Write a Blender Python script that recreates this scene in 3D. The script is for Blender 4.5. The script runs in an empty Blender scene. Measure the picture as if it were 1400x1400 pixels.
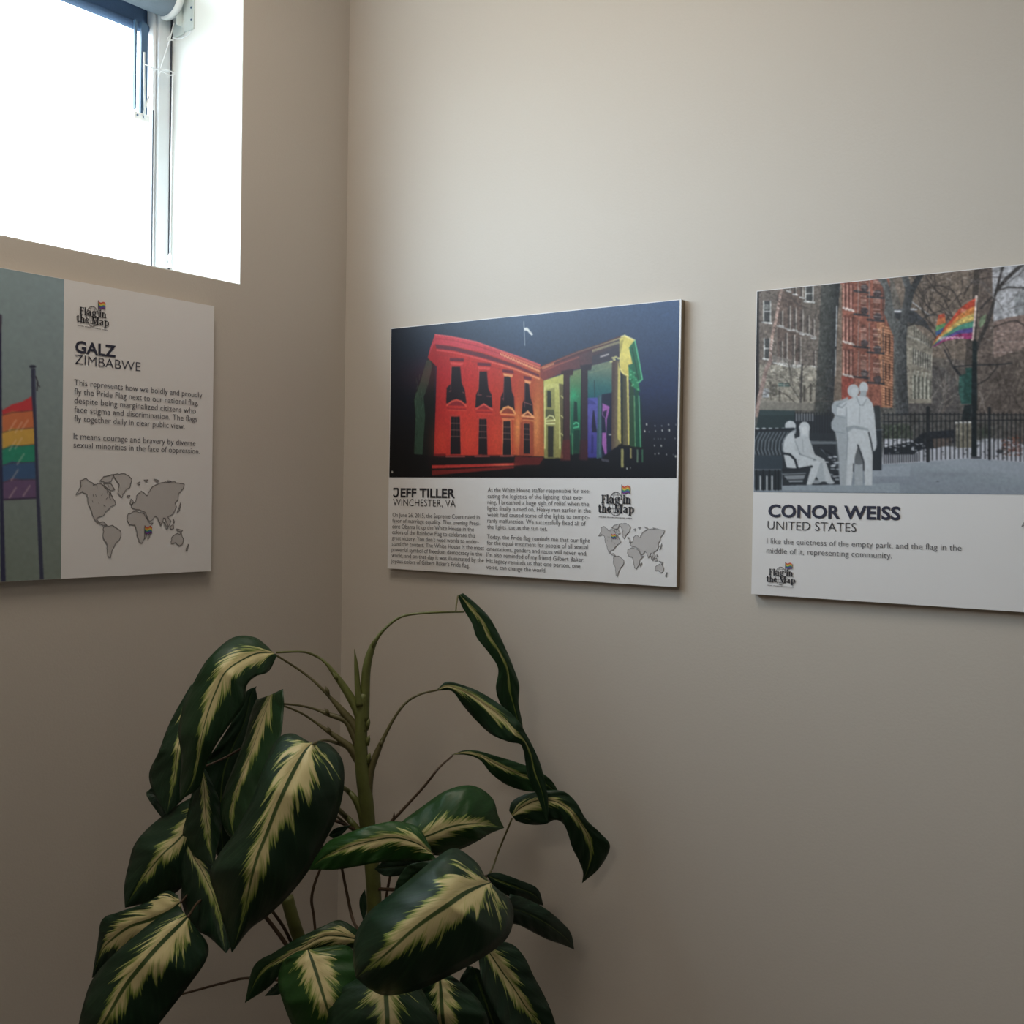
import bpy, math, random
import numpy as np
from mathutils import Vector, Matrix

S = bpy.context.scene
COL = S.collection
EYE = 1.55
SRC = 1400.0

# ------------------------------------------------------------------ camera
CAM = Vector((1.542, -1.5691, EYE))
F_PX = 1557.5
YAW, PITCH, ROLL = math.radians(36.0587), math.radians(0.6998), math.radians(0.8833)
ROT = (Matrix.Rotation(YAW, 3, 'Z') @ Matrix.Rotation(math.pi / 2 - PITCH, 3, 'X') @ Matrix.Rotation(ROLL, 3, 'Z'))
cam_data = bpy.data.cameras.new('camera')
cam_data.sensor_width = 36.0
cam_data.sensor_fit = 'HORIZONTAL'
cam_data.lens = 36.0 * F_PX / SRC
cam_data.clip_start = 0.05
cam = bpy.data.objects.new('camera', cam_data)
cam.matrix_world = Matrix.Translation(CAM) @ ROT.to_4x4()
COL.objects.link(cam)
S.camera = cam

# ------------------------------------------------------------------ exposure, sky, lamps
S.view_settings.view_transform = 'Standard'
S.view_settings.look = 'None'
S.view_settings.gamma = 1.0
S.view_settings.exposure = 0.0
S.view_settings.use_curve_mapping = False
S.cycles.max_bounces = 8
S.cycles.diffuse_bounces = 5
S.cycles.transparent_max_bounces = 8
S.cycles.sample_clamp_indirect = 6.0

SKY_STRENGTH = 16.5
CEIL_POWER = 12.5
world = bpy.data.worlds.new('sky')
S.world = world
world.use_nodes = True
wn = world.node_tree
wn.nodes.clear()
w_out = wn.nodes.new('ShaderNodeOutputWorld')
w_bg = wn.nodes.new('ShaderNodeBackground')
w_tc = wn.nodes.new('ShaderNodeTexCoord')
w_sep = wn.nodes.new('ShaderNodeSeparateXYZ')
w_ramp = wn.nodes.new('ShaderNodeValToRGB')
w_ramp.color_ramp.elements[0].position = 0.46
w_ramp.color_ramp.elements[0].color = (0.16, 0.17, 0.16, 1)
w_ramp.color_ramp.elements[1].position = 0.53
w_ramp.color_ramp.elements[1].color = (0.75, 0.88, 1.0, 1)
w_map = wn.nodes.new('ShaderNodeMapRange')
w_map.inputs['From Min'].default_value = -1
wn.links.new(w_tc.outputs['Generated'], w_sep.inputs[0])
wn.links.new(w_sep.outputs['Z'], w_map.inputs['Value'])
wn.links.new(w_map.outputs[0], w_ramp.inputs[0])
wn.links.new(w_ramp.outputs[0], w_bg.inputs[0])
w_bg.inputs[1].default_value = SKY_STRENGTH
wn.links.new(w_bg.outputs[0], w_out.inputs[0])

ROOM_X, ROOM_Y, ROOM_Z = 4.4, -4.4, 2.85
WIN_Y0, WIN_Y1, WIN_Z0, WIN_Z1 = -1.75, -0.2582, EYE + 0.3618, 2.62

def area_light(name, loc, rot, sx, sy, power, color, portal=False):
    d = bpy.data.lights.new(name, 'AREA')
    d.shape = 'RECTANGLE'
    d.size, d.size_y = sx, sy
    d.energy = power
    d.color = color
    if portal:
        d.cycles.is_portal = True
    o = bpy.data.objects.new(name, d)
    o.location = loc
    o.rotation_euler = rot
    COL.objects.link(o)
    return o

# window openings as portals for the sky
area_light('window_portal', (-0.27, (WIN_Y0 + WIN_Y1) / 2, (WIN_Z0 + WIN_Z1) / 2), (0, -math.pi / 2, 0),
           WIN_Z1 - WIN_Z0, WIN_Y1 - WIN_Y0, 1, (1, 1, 1), True)
CEILING_LAMPS = [(0.55, -0.84, 0.78), (1.7, -3.3, 1.35)]

# ------------------------------------------------------------------ pixel -> point helpers (measured from the photograph)
def hit(px, py, axis, val):
    d = ROT @ Vector(((px - 700) / F_PX, -(py - 700) / F_PX, -1.0))
    t = (val - CAM[axis]) / d[axis]
    return CAM + d * t

def at(px, py, depth):
    d = ROT @ Vector(((px - 700) / F_PX, -(py - 700) / F_PX, -1.0))
    return CAM + d * depth

# ------------------------------------------------------------------ materials
def new_mat(name):
    m = bpy.data.materials.new(name)
    m.use_nodes = True
    nt = m.node_tree
    b = nt.nodes['Principled BSDF']
    return m, nt, b

def plain(name, col, rough=0.5, metal=0.0, spec=0.5, noise=0.0, scale=30.0, bump=0.0):
    m, nt, b = new_mat(name)
    b.inputs['Roughness'].default_value = rough
    b.inputs['Metallic'].default_value = metal
    b.inputs['Specular IOR Level'].default_value = spec
    tc = nt.nodes.new('ShaderNodeTexCoord')
    n = nt.nodes.new('ShaderNodeTexNoise')
    n.inputs['Scale'].default_value = scale
    n.inputs['Detail'].default_value = 4
    nt.links.new(tc.outputs['Object'], n.inputs['Vector'])
    mx = nt.nodes.new('ShaderNodeMix')
    mx.data_type = 'RGBA'
    k = noise
    mx.inputs['A'].default_value = tuple(c * (1 - k) for c in col) + (1,)
    mx.inputs['B'].default_value = tuple(min(1, c * (1 + k)) for c in col) + (1,)
    nt.links.new(n.outputs['Fac'], mx.inputs['Factor'])
    nt.links.new(mx.outputs['Result'], b.inputs['Base Color'])
    if bump:
        bp = nt.nodes.new('ShaderNodeBump')
        bp.inputs['Strength'].default_value = bump
        bp.inputs['Distance'].default_value = 0.002
        nt.links.new(n.outputs['Fac'], bp.inputs['Height'])
        nt.links.new(bp.outputs[0], b.inputs['Normal'])
    return m

M = {}
M['wall'] = plain('wall_paint', (0.535, 0.49, 0.44), 0.6, spec=0.25, noise=0.02, scale=260, bump=0.10)
M['ceiling'] = plain('ceiling_paint', (0.78, 0.77, 0.74), 0.8, noise=0.02, scale=60)
M['floor'] = plain('carpet', (0.055, 0.047, 0.040), 0.95, noise=0.35, scale=140, bump=0.5)
M['base'] = plain('skirting_paint', (0.60, 0.57, 0.52), 0.5, noise=0.02)
M['frame'] = plain('window_frame_paint', (0.80, 0.82, 0.83), 0.45, noise=0.02)
M['frame_grey'] = plain('window_frame_grey', (0.66, 0.70, 0.72), 0.45, noise=0.04)
M['seal'] = plain('rubber_seal', (0.03, 0.035, 0.05), 0.6)
M['bluegrey'] = plain('blue_grey_metal', (0.05, 0.11, 0.20), 0.4, noise=0.05)
M['board'] = plain('board_white', (0.74, 0.73, 0.74), 0.42, spec=0.4, noise=0.01)
M['board_edge'] = plain('board_core', (0.34, 0.27, 0.19), 0.7, noise=0.08, scale=90)
M['ink'] = plain('black_ink', (0.020, 0.020, 0.028), 0.5)
M['ink_blue'] = plain('navy_ink', (0.018, 0.020, 0.045), 0.5)
M['ink_grey'] = plain('grey_ink', (0.06, 0.06, 0.07), 0.5)
M['map_grey'] = plain('map_grey_ink', (0.50, 0.48, 0.48), 0.5, noise=0.03)
M['map_line'] = plain('map_line_ink', (0.19, 0.185, 0.19), 0.5)
M['blind'] = plain('blind_backlit_fabric', (0.10, 0.17, 0.29), 0.8, noise=0.06, scale=400, bump=0.2)  # same cloth as the roll; backlit haze blue put into its colour
M['blind_roll'] = plain('blind_roll_fabric', (0.22, 0.27, 0.32), 0.75, noise=0.06, scale=400, bump=0.2)
M['bracket'] = plain('zinc_bracket', (0.60, 0.66, 0.65), 0.4, metal=0.15, noise=0.08, scale=60)
M['plastic'] = plain('white_plastic', (0.78, 0.78, 0.76), 0.4)
M['cord'] = plain('white_cord', (0.75, 0.77, 0.78), 0.7)
M['pot'] = plain('planter_plastic', (0.05, 0.045, 0.04), 0.5, noise=0.1)
M['soil'] = plain('potting_moss', (0.05, 0.045, 0.02), 0.95, noise=0.5, scale=90, bump=1.0)

# pane: clear with a fresnel reflection
gm = bpy.data.materials.new('window_glass')
gm.use_nodes = True
gn = gm.node_tree
gn.nodes.clear()
g_o = gn.nodes.new('ShaderNodeOutputMaterial')
g_t = gn.nodes.new('ShaderNodeBsdfTransparent')
g_t.inputs[0].default_value = (0.95, 0.97, 0.97, 1)
g_g = gn.nodes.new('ShaderNodeBsdfGlossy')
g_g.inputs['Roughness'].default_value = 0.02
g_w = gn.nodes.new('ShaderNodeLayerWeight')
g_p = gn.nodes.new('ShaderNodeMath')
g_p.operation = 'POWER'
g_p.inputs[1].default_value = 5.0
g_f = gn.nodes.new('ShaderNodeMath')
g_f.operation = 'MULTIPLY_ADD'
g_f.inputs[1].default_value = 0.7
g_f.inputs[2].default_value = 0.04
gn.links.new(g_w.outputs['Facing'], g_p.inputs[0])
gn.links.new(g_p.outputs[0], g_f.inputs[0])
g_m = gn.nodes.new('ShaderNodeMixShader')
gn.links.new(g_f.outputs[0], g_m.inputs[0])
gn.links.new(g_t.outputs[0], g_m.inputs[1])
gn.links.new(g_g.outputs[0], g_m.inputs[2])
gn.links.new(g_m.outputs[0], g_o.inputs[0])
M['glass'] = gm

def emit_mat(name, col, strength):
    m = bpy.data.materials.new(name)
    m.use_nodes = True
    nt = m.node_tree
    nt.nodes.clear()
    o = nt.nodes.new('ShaderNodeOutputMaterial')
    e = nt.nodes.new('ShaderNodeEmission')
    e.inputs[0].default_value = col + (1,)
    e.inputs[1].default_value = strength
    nt.links.new(e.outputs[0], o.inputs[0])
    return m

# printed photographs: ink colour is stored per point of the print
def print_mat():
    m, nt, b = new_mat('photo_ink')
    a = nt.nodes.new('ShaderNodeAttribute')
    a.attribute_name = 'ink'
    nt.links.new(a.outputs['Color'], b.inputs['Base Color'])
    b.inputs['Roughness'].default_value = 0.42
    b.inputs['Specular IOR Level'].default_value = 0.3
    return m
M['print'] = print_mat()

# variegated leaf
def leaf_mat():
    m, nt, b = new_mat('variegated_leaf')
    N, L = nt.nodes, nt.links
    def math_(op, a, c=None, clamp=False):
        n = N.new('ShaderNodeMath')
        n.operation = op
        n.use_clamp = clamp
        for i, v in enumerate((a, c)):
            if v is None:
                continue
            if isinstance(v, (int, float)):
                n.inputs[i].default_value = v
            else:
                L.new(v, n.inputs[i])
        return n.outputs[0]
    def attr(name):
        n = N.new('ShaderNodeAttribute')
        n.attribute_type = 'OBJECT'
        n.attribute_name = name
        return n.outputs['Fac']
    uv = N.new('ShaderNodeUVMap')
    uv.uv_map = 'leaf'
    sep = N.new('ShaderNodeSeparateXYZ')
    L.new(uv.outputs[0], sep.inputs[0])
    U, V = sep.outputs['X'], sep.outputs['Y']          # U -1..1 across, V 0..1 base to tip
    absu = math_('ABSOLUTE', U)
    side = math_('SIGN', U)
    seed = attr('seed')
    cream = attr('cream')
    # vein coordinate: lateral veins sweep from the midrib towards the tip
    bend = math_('MULTIPLY', math_('POWER', absu, 0.85), 0.42)
    vein = math_('SUBTRACT', V, bend)
    def noise(x, y, z, sx, sy, detail=2.0):
        c = N.new('ShaderNodeCombineXYZ')
        L.new(math_('MULTIPLY', x, sx), c.inputs[0])
        L.new(math_('MULTIPLY', y, sy), c.inputs[1])
        L.new(z, c.inputs[2])
        n = N.new('ShaderNodeTexNoise')
        n.inputs['Scale'].default_value = 1.0
        n.inputs['Detail'].default_value = detail
        L.new(c.outputs[0], n.inputs['Vector'])
        return n.outputs['Fac']
    z1 = math_('ADD', math_('MULTIPLY', seed, 7.3), math_('MULTIPLY', side, 3.1))
    big = noise(vein, absu, z1, 11.0, 1.6)
    mid = noise(vein, absu, math_('ADD', z1, 11.0), 38.0, 2.6)
    fine = noise(vein, absu, math_('ADD', z1, 23.0), 130.0, 5.0, 3.0)
    # cream half-width: wide by the base, running out before the tip
    w = math_('MULTIPLY', math_('POWER', math_('SUBTRACT', 0.97, V, True), 1.0), cream)
    basefade = N.new('ShaderNodeMapRange')
    basefade.inputs['From Min'].default_value = 0.0
    basefade.inputs['From Max'].default_value = 0.16
    basefade.inputs['To Min'].default_value = 0.45
    L.new(V, basefade.inputs['Value'])
    w = math_('MULTIPLY', w, basefade.outputs[0])
    def stretch(x, lo, hi):
        n = N.new('ShaderNodeMapRange')
        n.inputs['From Min'].default_value = lo
        n.inputs['From Max'].default_value = hi
        L.new(x, n.inputs['Value'])
        return n.outputs[0]
    bigs, mids, fines = stretch(big, 0.32, 0.68), stretch(mid, 0.35, 0.72), stretch(fine, 0.3, 0.7)
    spikes = math_('ADD', math_('MULTIPLY', math_('POWER', mids, 2.0), 0.75), math_('MULTIPLY', math_('POWER', fines, 2.0), 0.35))
    edge = math_('MULTIPLY', w, math_('ADD', math_('ADD', 0.30, math_('MULTIPLY', bigs, 0.85)), spikes))
    d = math_('SUBTRACT', edge, absu)
    mask = N.new('ShaderNodeMapRange')
    mask.interpolation_type = 'SMOOTHSTEP'
    mask.inputs['From Min'].default_value = -0.035
    mask.inputs['From Max'].default_value = 0.035
    L.new(d, mask.inputs['Value'])
    inner = N.new('ShaderNodeMapRange')
    inner.interpolation_type = 'SMOOTHSTEP'
    inner.inputs['From Min'].default_value = 0.0
    inner.inputs['From Max'].default_value = 0.20
    L.new(d, inner.inputs['Value'])
    def mix(f, a, c):
        n = N.new('ShaderNodeMix')
        n.data_type = 'RGBA'
        L.new(f, n.inputs['Factor'])
        for k, v in (('A', a), ('B', c)):
            if isinstance(v, tuple):
                n.inputs[k].default_value = v + (1,)
            else:
                L.new(v, n.inputs[k])
        return n.outputs['Result']
    fresh = attr('fresh')
    green = mix(fresh, (0.010, 0.030, 0.016), (0.015, 0.065, 0.011))
    vl = N.new('ShaderNodeMapRange')
    vl.inputs['From Min'].default_value = 0.52
    vl.inputs['From Max'].default_value = 0.75
    L.new(mid, vl.inputs['Value'])
    green = mix(math_('MULTIPLY', vl.outputs[0], 0.55), green, (0.022, 0.062, 0.026))
    pale = mix(inner.outputs[0], (0.17, 0.25, 0.045), (0.60, 0.53, 0.28))
    speck = N.new('ShaderNodeMapRange')
    speck.inputs['From Min'].default_value = 0.60
    speck.inputs['From Max'].default_value = 0.72
    L.new(fine, speck.inputs['Value'])
    pale = mix(math_('MULTIPLY', speck.outputs[0], 0.6), pale, (0.34, 0.38, 0.08))
    col = mix(mask.outputs[0], green, pale)
    # midrib
    mw = math_('ADD', math_('MULTIPLY', math_('SUBTRACT', 1.0, V, True), attr('rib')), 0.010)
    rib = N.new('ShaderNodeMapRange')
    rib.inputs['From Min'].default_value = -0.012
    rib.inputs['From Max'].default_value = 0.008
    L.new(math_('SUBTRACT', mw, absu), rib.inputs['Value'])
    ribcol = mix(V, (0.022, 0.055, 0.018), (0.10, 0.15, 0.04))
    col = mix(rib.outputs[0], col, ribcol)
    L.new(col, b.inputs['Base Color'])
    b.inputs['Roughness'].default_value = 0.42
    b.inputs['Specular IOR Level'].default_value = 0.35
    bp = N.new('ShaderNodeBump')
    bp.inputs['Strength'].default_value = 0.35
    bp.inputs['Distance'].default_value = 0.0015
    L.new(math_('ADD', big, math_('MULTIPLY', mid, 0.6)), bp.inputs['Height'])
    L.new(bp.outputs[0], b.inputs['Normal'])
    return m
M['leaf'] = leaf_mat()
M['stem'] = plain('stem_green', (0.105, 0.120, 0.028), 0.5, noise=0.35, scale=55)
M['petiole'] = plain('petiole_olive', (0.095, 0.085, 0.030), 0.5, noise=0.3, scale=60)
M['petiole_brown'] = plain('petiole_brown', (0.060, 0.035, 0.018), 0.5, noise=0.3, scale=60)

# ------------------------------------------------------------------ object helpers
def link(name, me, mat=None, parent=None, mats=None):
    o = bpy.data.objects.new(name, me)
    COL.objects.link(o)
    for mm in (mats or ([mat] if mat else [])):
        me.materials.append(mm)
    if parent is not None:
        o.parent = parent
        o.matrix_parent_inverse = parent.matrix_world.inverted()
    return o

def mesh_obj(name, verts, faces, mat, parent=None, smooth=False, mats=None, mi=None):
    me = bpy.data.meshes.new(name)
    me.from_pydata([tuple(v) for v in verts], [], faces)
    me.update()
    if smooth:
        me.polygons.foreach_set('use_smooth', [True] * len(me.polygons))
    o = link(name, me, mat, parent, mats)
    if mi is not None:
        me.polygons.foreach_set('material_index', mi)
    return o

def thing(name, label, cat, loc=(0, 0, 0), group=None):
    o = bpy.data.objects.new(name, None)
    o.empty_display_size = 0.05
    o.location = loc
    COL.objects.link(o)
    o.matrix_world = Matrix.Translation(Vector(loc))
    o['label'] = label
    o['category'] = cat
    if group:
        o['group'] = group
    return o

class MB:
    def __init__(s):
        s.v, s.f = [], []
    def box(s, x0, x1, y0, y1, z0, z1):
        b = len(s.v)
        for x in (x0, x1):
            for y in (y0, y1):
                for z in (z0, z1):
                    s.v.append((x, y, z))
        s.f += [tuple(b + i for i in q) for q in
                ((0, 1, 3, 2), (4, 6, 7, 5), (0, 4, 5, 1), (2, 3, 7, 6), (0, 2, 6, 4), (1, 5, 7, 3))]
        return s
    def tube(s, pts, rad, n=8, cap=True):
        pts = [Vector(p) for p in pts]
        if isinstance(rad, (int, float)):
            rad = [rad] * len(pts)
        base = len(s.v)
        up = None
        for i, p in enumerate(pts):
            t = (pts[min(i + 1, len(pts) - 1)] - pts[max(i - 1, 0)])
            if t.length < 1e-9:
                t = Vector((0, 0, 1))
            t.normalize()
            if up is None:
                a = Vector((0, 0, 1)) if abs(t.z) < 0.9 else Vector((1, 0, 0))
                up = (a - t * a.dot(t)).normalized()
            else:
                up = (up - t * up.dot(t)).normalized()
            sd = t.cross(up)
            for k in range(n):
                a = 2 * math.pi * k / n
                s.v.append(tuple(p + (up * math.cos(a) + sd * math.sin(a)) * rad[i]))
        for i in range(len(pts) - 1):
            for k in range(n):
                a, b2 = base + i * n + k, base + i * n + (k + 1) % n
                s.f.append((a, b2, b2 + n, a + n))
        if cap:
            s.f.append(tuple(base + k for k in reversed(range(n))))
            s.f.append(tuple(base + (len(pts) - 1) * n + k for k in range(n)))
        return s
    def build(s, name, mat, parent=None, smooth=False):
        return mesh_obj(name, s.v, s.f, mat, parent, smooth)

def bevel(o, w=0.002, seg=2):
    md = o.modifiers.new('bevel', 'BEVEL')
    md.width = w
    md.segments = seg
    md.limit_method = 'ANGLE'
    return o

def spline(pts, n):
    """Catmull-Rom through rows of numbers, n samples per span."""
    P = np.array(pts, float)
    P = np.vstack([2 * P[0] - P[1], P, 2 * P[-1] - P[-2]])
    out = []
    for i in range(1, len(P) - 2):
        for k in range(n):
            t = k / n
            a, b, c, d = P[i - 1], P[i], P[i + 1], P[i + 2]
            out.append(0.5 * ((2 * b) + (-a + c) * t + (2 * a - 5 * b + 4 * c - d) * t * t + (-a + 3 * b - 3 * c + d) * t ** 3))
    out.append(P[-2])
    return np.array(out)

# ------------------------------------------------------------------ the room
def struct(name, mb, mat, smooth=False, label=None):
    o = mb.build(name, mat, None, smooth)
    o['kind'] = 'structure'
    if label:
        o['label'] = label
    return o

T = 0.25
m = MB()
e = 0.0015
m.box(-T, 0, ROOM_Y, 0, 0, WIN_Z0 - e).box(-T, 0, ROOM_Y, 0, WIN_Z1 + e, ROOM_Z)
m.box(-T, 0, WIN_Y1 + e, 0, WIN_Z0 - e, WIN_Z1 + e).box(-T, 0, ROOM_Y, WIN_Y0 - e, WIN_Z0 - e, WIN_Z1 + e)
struct('wall_left', m, M['wall'], label='beige painted wall with the high window, left of the corner')
struct('wall_right', MB().box(-T, ROOM_X + T, 0, T, 0, ROOM_Z), M['wall'], label='beige painted wall right of the corner')
struct('wall_front', MB().box(ROOM_X, ROOM_X + T, ROOM_Y, 0, 0, ROOM_Z), M['wall'])
struct('wall_back', MB().box(-T, ROOM_X + T, ROOM_Y - T, ROOM_Y, 0, ROOM_Z), M['wall'])
struct('floor', MB().box(-T, ROOM_X + T, ROOM_Y - T, T, -0.1, 0), M['floor'])
struct('ceiling', MB().box(-T, ROOM_X + T, ROOM_Y - T, T, ROOM_Z, ROOM_Z + 0.1), M['ceiling'])
struct('baseboard_left', MB().box(0, 0.012, ROOM_Y, -0.012, 0, 0.09), M['base'])
struct('baseboard_right', MB().box(0, ROOM_X, -0.012, 0, 0, 0.09), M['base'])

# unseen ceiling lamps: one over the corner, one added behind the viewer as fill
for i, (lx, ly, lk) in enumerate(CEILING_LAMPS):
    t = thing('ceiling_light', ('square flush ceiling light above the corner plant', 'unseen square ceiling light added behind the viewer as fill')[i], 'ceiling light', (lx, ly, ROOM_Z), 'ceiling lights')
    f = MB()
    h = 0.31
    f.box(lx - h, lx + h, ly - h, ly - h + 0.02, ROOM_Z - 0.03, ROOM_Z).box(lx - h, lx + h, ly + h - 0.02, ly + h, ROOM_Z - 0.03, ROOM_Z)
    f.box(lx - h, lx - h + 0.02, ly - h + 0.02, ly + h - 0.02, ROOM_Z - 0.03, ROOM_Z).box(lx + h - 0.02, lx + h, ly - h + 0.02, ly + h - 0.02, ROOM_Z - 0.03, ROOM_Z)
    f.build('frame', M['frame'], t)
    MB().box(lx - h + 0.02, lx + h - 0.02, ly - h + 0.02, ly + h - 0.02, ROOM_Z - 0.012, ROOM_Z).build('diffuser', M['plastic'], t)
    area_light('lamp_glow', (lx, ly, ROOM_Z - 0.035), (0, 0, 0), 0.56, 0.56, CEIL_POWER * lk, (1.0, 0.87, 0.72))

# ------------------------------------------------------------------ window
M['reveal'] = plain('reveal_paint', (0.84, 0.85, 0.82), 0.6, noise=0.02)
m = MB()
m.box(-T, -0.0005, WIN_Y1, WIN_Y1 + e, WIN_Z0 - e, WIN_Z1 + e).box(-T, -0.0005, WIN_Y0 - e, WIN_Y0, WIN_Z0 - e, WIN_Z1 + e)
m.box(-T, -0.0005, WIN_Y0, WIN_Y1, WIN_Z1, WIN_Z1 + e).box(-T, -0.0005, WIN_Y0, WIN_Y1, WIN_Z0 - e, WIN_Z0)
struct('trim_1', m, M['reveal'], label='white painted lining of the window recess')
def px_y(px, py, x):
    return hit(px, py, 0, x).y
win = bpy.data.objects.new('window_1', None)
win.location = (-0.2, (WIN_Y0 + WIN_Y1) / 2, WIN_Z0)
COL.objects.link(win)
win.matrix_world = Matrix.Translation(Vector(win.location))
win['kind'] = 'structure'
win['label'] = 'high bright window with white sash, grey frame and roller blind above'
FX = -0.190
yf = px_y(216, 200, FX)
ys = px_y(205, 200, FX - 0.012)
m = MB()
m.box(-T, FX, yf, WIN_Y1, WIN_Z0, WIN_Z1).box(-T, FX, WIN_Y0, WIN_Y0 + 0.03, WIN_Z0, WIN_Z1)
m.box(-T, FX, WIN_Y0 + 0.03, yf, WIN_Z0, WIN_Z0 + 0.012).box(-T, FX, WIN_Y0 + 0.03, yf, WIN_Z1 - 0.03, WIN_Z1)
bevel(m.build('window_frame', M['frame_grey'], win), 0.002)
m = MB()
m.box(-0.24, FX - 0.006, ys, yf - 0.001, WIN_Z0 + 0.013, WIN_Z1 - 0.031)
m.box(-0.24, FX - 0.006, WIN_Y0 + 0.031, WIN_Y0 + 0.06, WIN_Z0 + 0.013, WIN_Z1 - 0.031)
m.box(-0.24, FX - 0.006, WIN_Y0 + 0.06, ys, WIN_Z0 + 0.013, WIN_Z0 + 0.02)
m.box(-0.24, FX - 0.006, WIN_Y0 + 0.06, ys, WIN_Z1 - 0.06, WIN_Z1 - 0.031)
bevel(m.build('sash', M['frame'], win), 0.002)
MB().box(-0.222, -0.217, WIN_Y0 + 0.06, ys - 0.0005, WIN_Z0 + 0.02, WIN_Z1 - 0.06).build('glass_pane', M['glass'], win)
m = MB()
m.box(FX, FX + 0.002, hit(233, 200, 0, FX).y, hit(231, 200, 0, FX).y + 0.0006, WIN_Z0 + 0.001, WIN_Z1)
zs = hit(205, 150, 0, FX - 0.006).z
m.box(FX - 0.006, FX - 0.0045, ys, ys + 0.002, WIN_Z0 + 0.02, zs)
m.build('seal', M['seal'], win)
# casement stay by the sash: blue-grey channel, two rods and screws
XH = FX - 0.002
def wy(px, py):
    return hit(px, py, 0, XH).y
def wz(px, py):
    return hit(px, py, 0, XH).z
za, zb = wz(195, 155), wz(195, 30)
st = MB()
st.box(XH - 0.006, XH, wy(193, 90), wy(202, 90), za, zb).build('stay_channel', M['bluegrey'], win)
MB().box(XH - 0.006, XH, wy(184.5, 90), wy(187, 90), za + 0.004, zb).build('stay_channel', M['bluegrey'], win)
m = MB()
m.tube([(XH + 0.004, wy(197, 90), za - 0.01), (XH + 0.004, wy(195, 90), (za + zb) / 2), (XH + 0.004, wy(195, 90), wz(195, 72))], 0.0018)
m.tube([(XH + 0.004, wy(194, 150), za - 0.004), (XH + 0.004, wy(202, 130), wz(202, 132))], 0.0015)
m.build('stay_rod', M['plastic'], win, True)
MB().box(XH - 0.006, XH + 0.002, wy(183, 150), wy(204, 150), wz(195, 166), za - 0.001).build('stay_plate', M['plastic'], win)
for sx, sy in ((188, 157), (197, 160), (193, 150)):
    m = MB()
    c = hit(sx, sy, 0, XH + 0.003)
    m.tube([c - Vector((0.0012, 0, 0)), c + Vector((0.001, 0, 0))], 0.0016, 8)
    m.build('screw', M['bluegrey'], win)
# ------------------------------------------------------------------ roller blind
YE = -0.285                       # right end of the cloth roll
c = hit(226, -6, 1, YE)
RX, RZ, RR = c.x, c.z, 0.036
blind = thing('roller_blind', 'rolled grey blue fabric blind at the top of the window recess', 'roller blind', (RX, YE, RZ))
m = MB()
ye0 = WIN_Y0 + 0.04
n = 40
m.tube([(RX, YE, RZ), (RX, ye0, RZ)], RR, n)
m.build('fabric_roll', M['blind_roll'], blind, True)
hz = hit(222, 57, 0, RX - RR - 0.004)
m = MB()
m.box(RX - RR - 0.0012, RX - RR + 0.0004, ye0, hz.y, hz.z + 0.012, RZ)
m.build('fabric_drop', M['blind'], blind)
m = MB()
m.tube([(RX - RR - 0.0004, hz.y, hz.z + 0.008), (RX - RR - 0.0004, ye0, hz.z + 0.008)], 0.008, 14)
m.build('hem_bar', M['blind'], blind, True)
# white drive ring around the end of the roll
m = MB()
ring_v, ring_f = [], []
nn = 40
for k in range(nn):
    a = 2 * math.pi * k / nn
    for (rr, yy) in ((RR + 0.004, YE), (RR + 0.004, YE + 0.012), (RR - 0.012, YE + 0.012), (RR - 0.012, YE)):
        ring_v.append((RX + rr * math.cos(a), yy, RZ + rr * math.sin(a)))
for k in range(nn):
    for j in range(4):
        a, b2 = k * 4 + j, k * 4 + (j + 1) % 4
        c2, d2 = ((k + 1) % nn) * 4 + (j + 1) % 4, ((k + 1) % nn) * 4 + j
        ring_f.append((a, b2, c2, d2))
mesh_obj('drive_ring', ring_v, ring_f, M['plastic'], blind, True)
# steel bracket on the recess side
b0 = hit(252, 0, 1, WIN_Y1)
b1 = hit(266, 40, 1, WIN_Y1)
m = MB()
m.box(b0.x, b1.x, WIN_Y1 - 0.003, WIN_Y1, b1.z, RZ + 0.06)
m.box(b0.x - 0.002, b0.x, WIN_Y1 - 0.016, WIN_Y1, b1.z + 0.01, RZ + 0.05)
bl = hit(236, 52, 1, WIN_Y1 - 0.004)
m.box(bl.x, b0.x + 0.004, WIN_Y1 - 0.004, WIN_Y1 - 0.001, bl.z, b1.z + 0.022)
m.tube([(RX, YE + 0.01, RZ), (RX, WIN_Y1 - 0.002, RZ)], 0.012, 14)
m.box(RX - 0.01, b0.x, WIN_Y1 - 0.005, WIN_Y1 - 0.001, RZ - 0.03, RZ + 0.03)
bevel(m.build('bracket', M['bracket'], blind), 0.0015)
for sx, sy in ((261, 10), (261, 27)):
    c2 = hit(sx, sy, 1, WIN_Y1 - 0.004)
    m = MB()
    m.tube([c2, c2 + Vector((0, 0.003, 0))], 0.0022, 8)
    m.build('screw', M['bluegrey'], blind)
YC = WIN_Y1 - 0.012
def cp(px, py, x=-0.172):
    p = hit(px, py, 0, x)
    return tuple(p)
cord = spline([cp(238, 31), cp(234, 47), cp(230, 62), cp(224, 80), cp(219, 96)], 5)
m = MB()
m.tube(cord, 0.0011, 6)
m.tube(spline([cp(219, 96), cp(228, 96), cp(238, 100), cp(232, 103), cp(221, 98), cp(217, 104)], 6), 0.0011, 6)
m.tube(spline([cp(219, 96), cp(208, 93), cp(199, 88)], 5), 0.0013, 6)
m.tube(spline([cp(236, 52)] + [tuple(hit(a, b, 1, WIN_Y1 - 0.008)) for a, b in ((246, 53), (256, 48), (262, 42))], 5), 0.0013, 6)
m.tube(spline([cp(234, 47), cp(229, 54), cp(237, 55)], 5), 0.0011, 6)
m.build('cord', M['cord'], blind, True)
m = MB()
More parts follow.
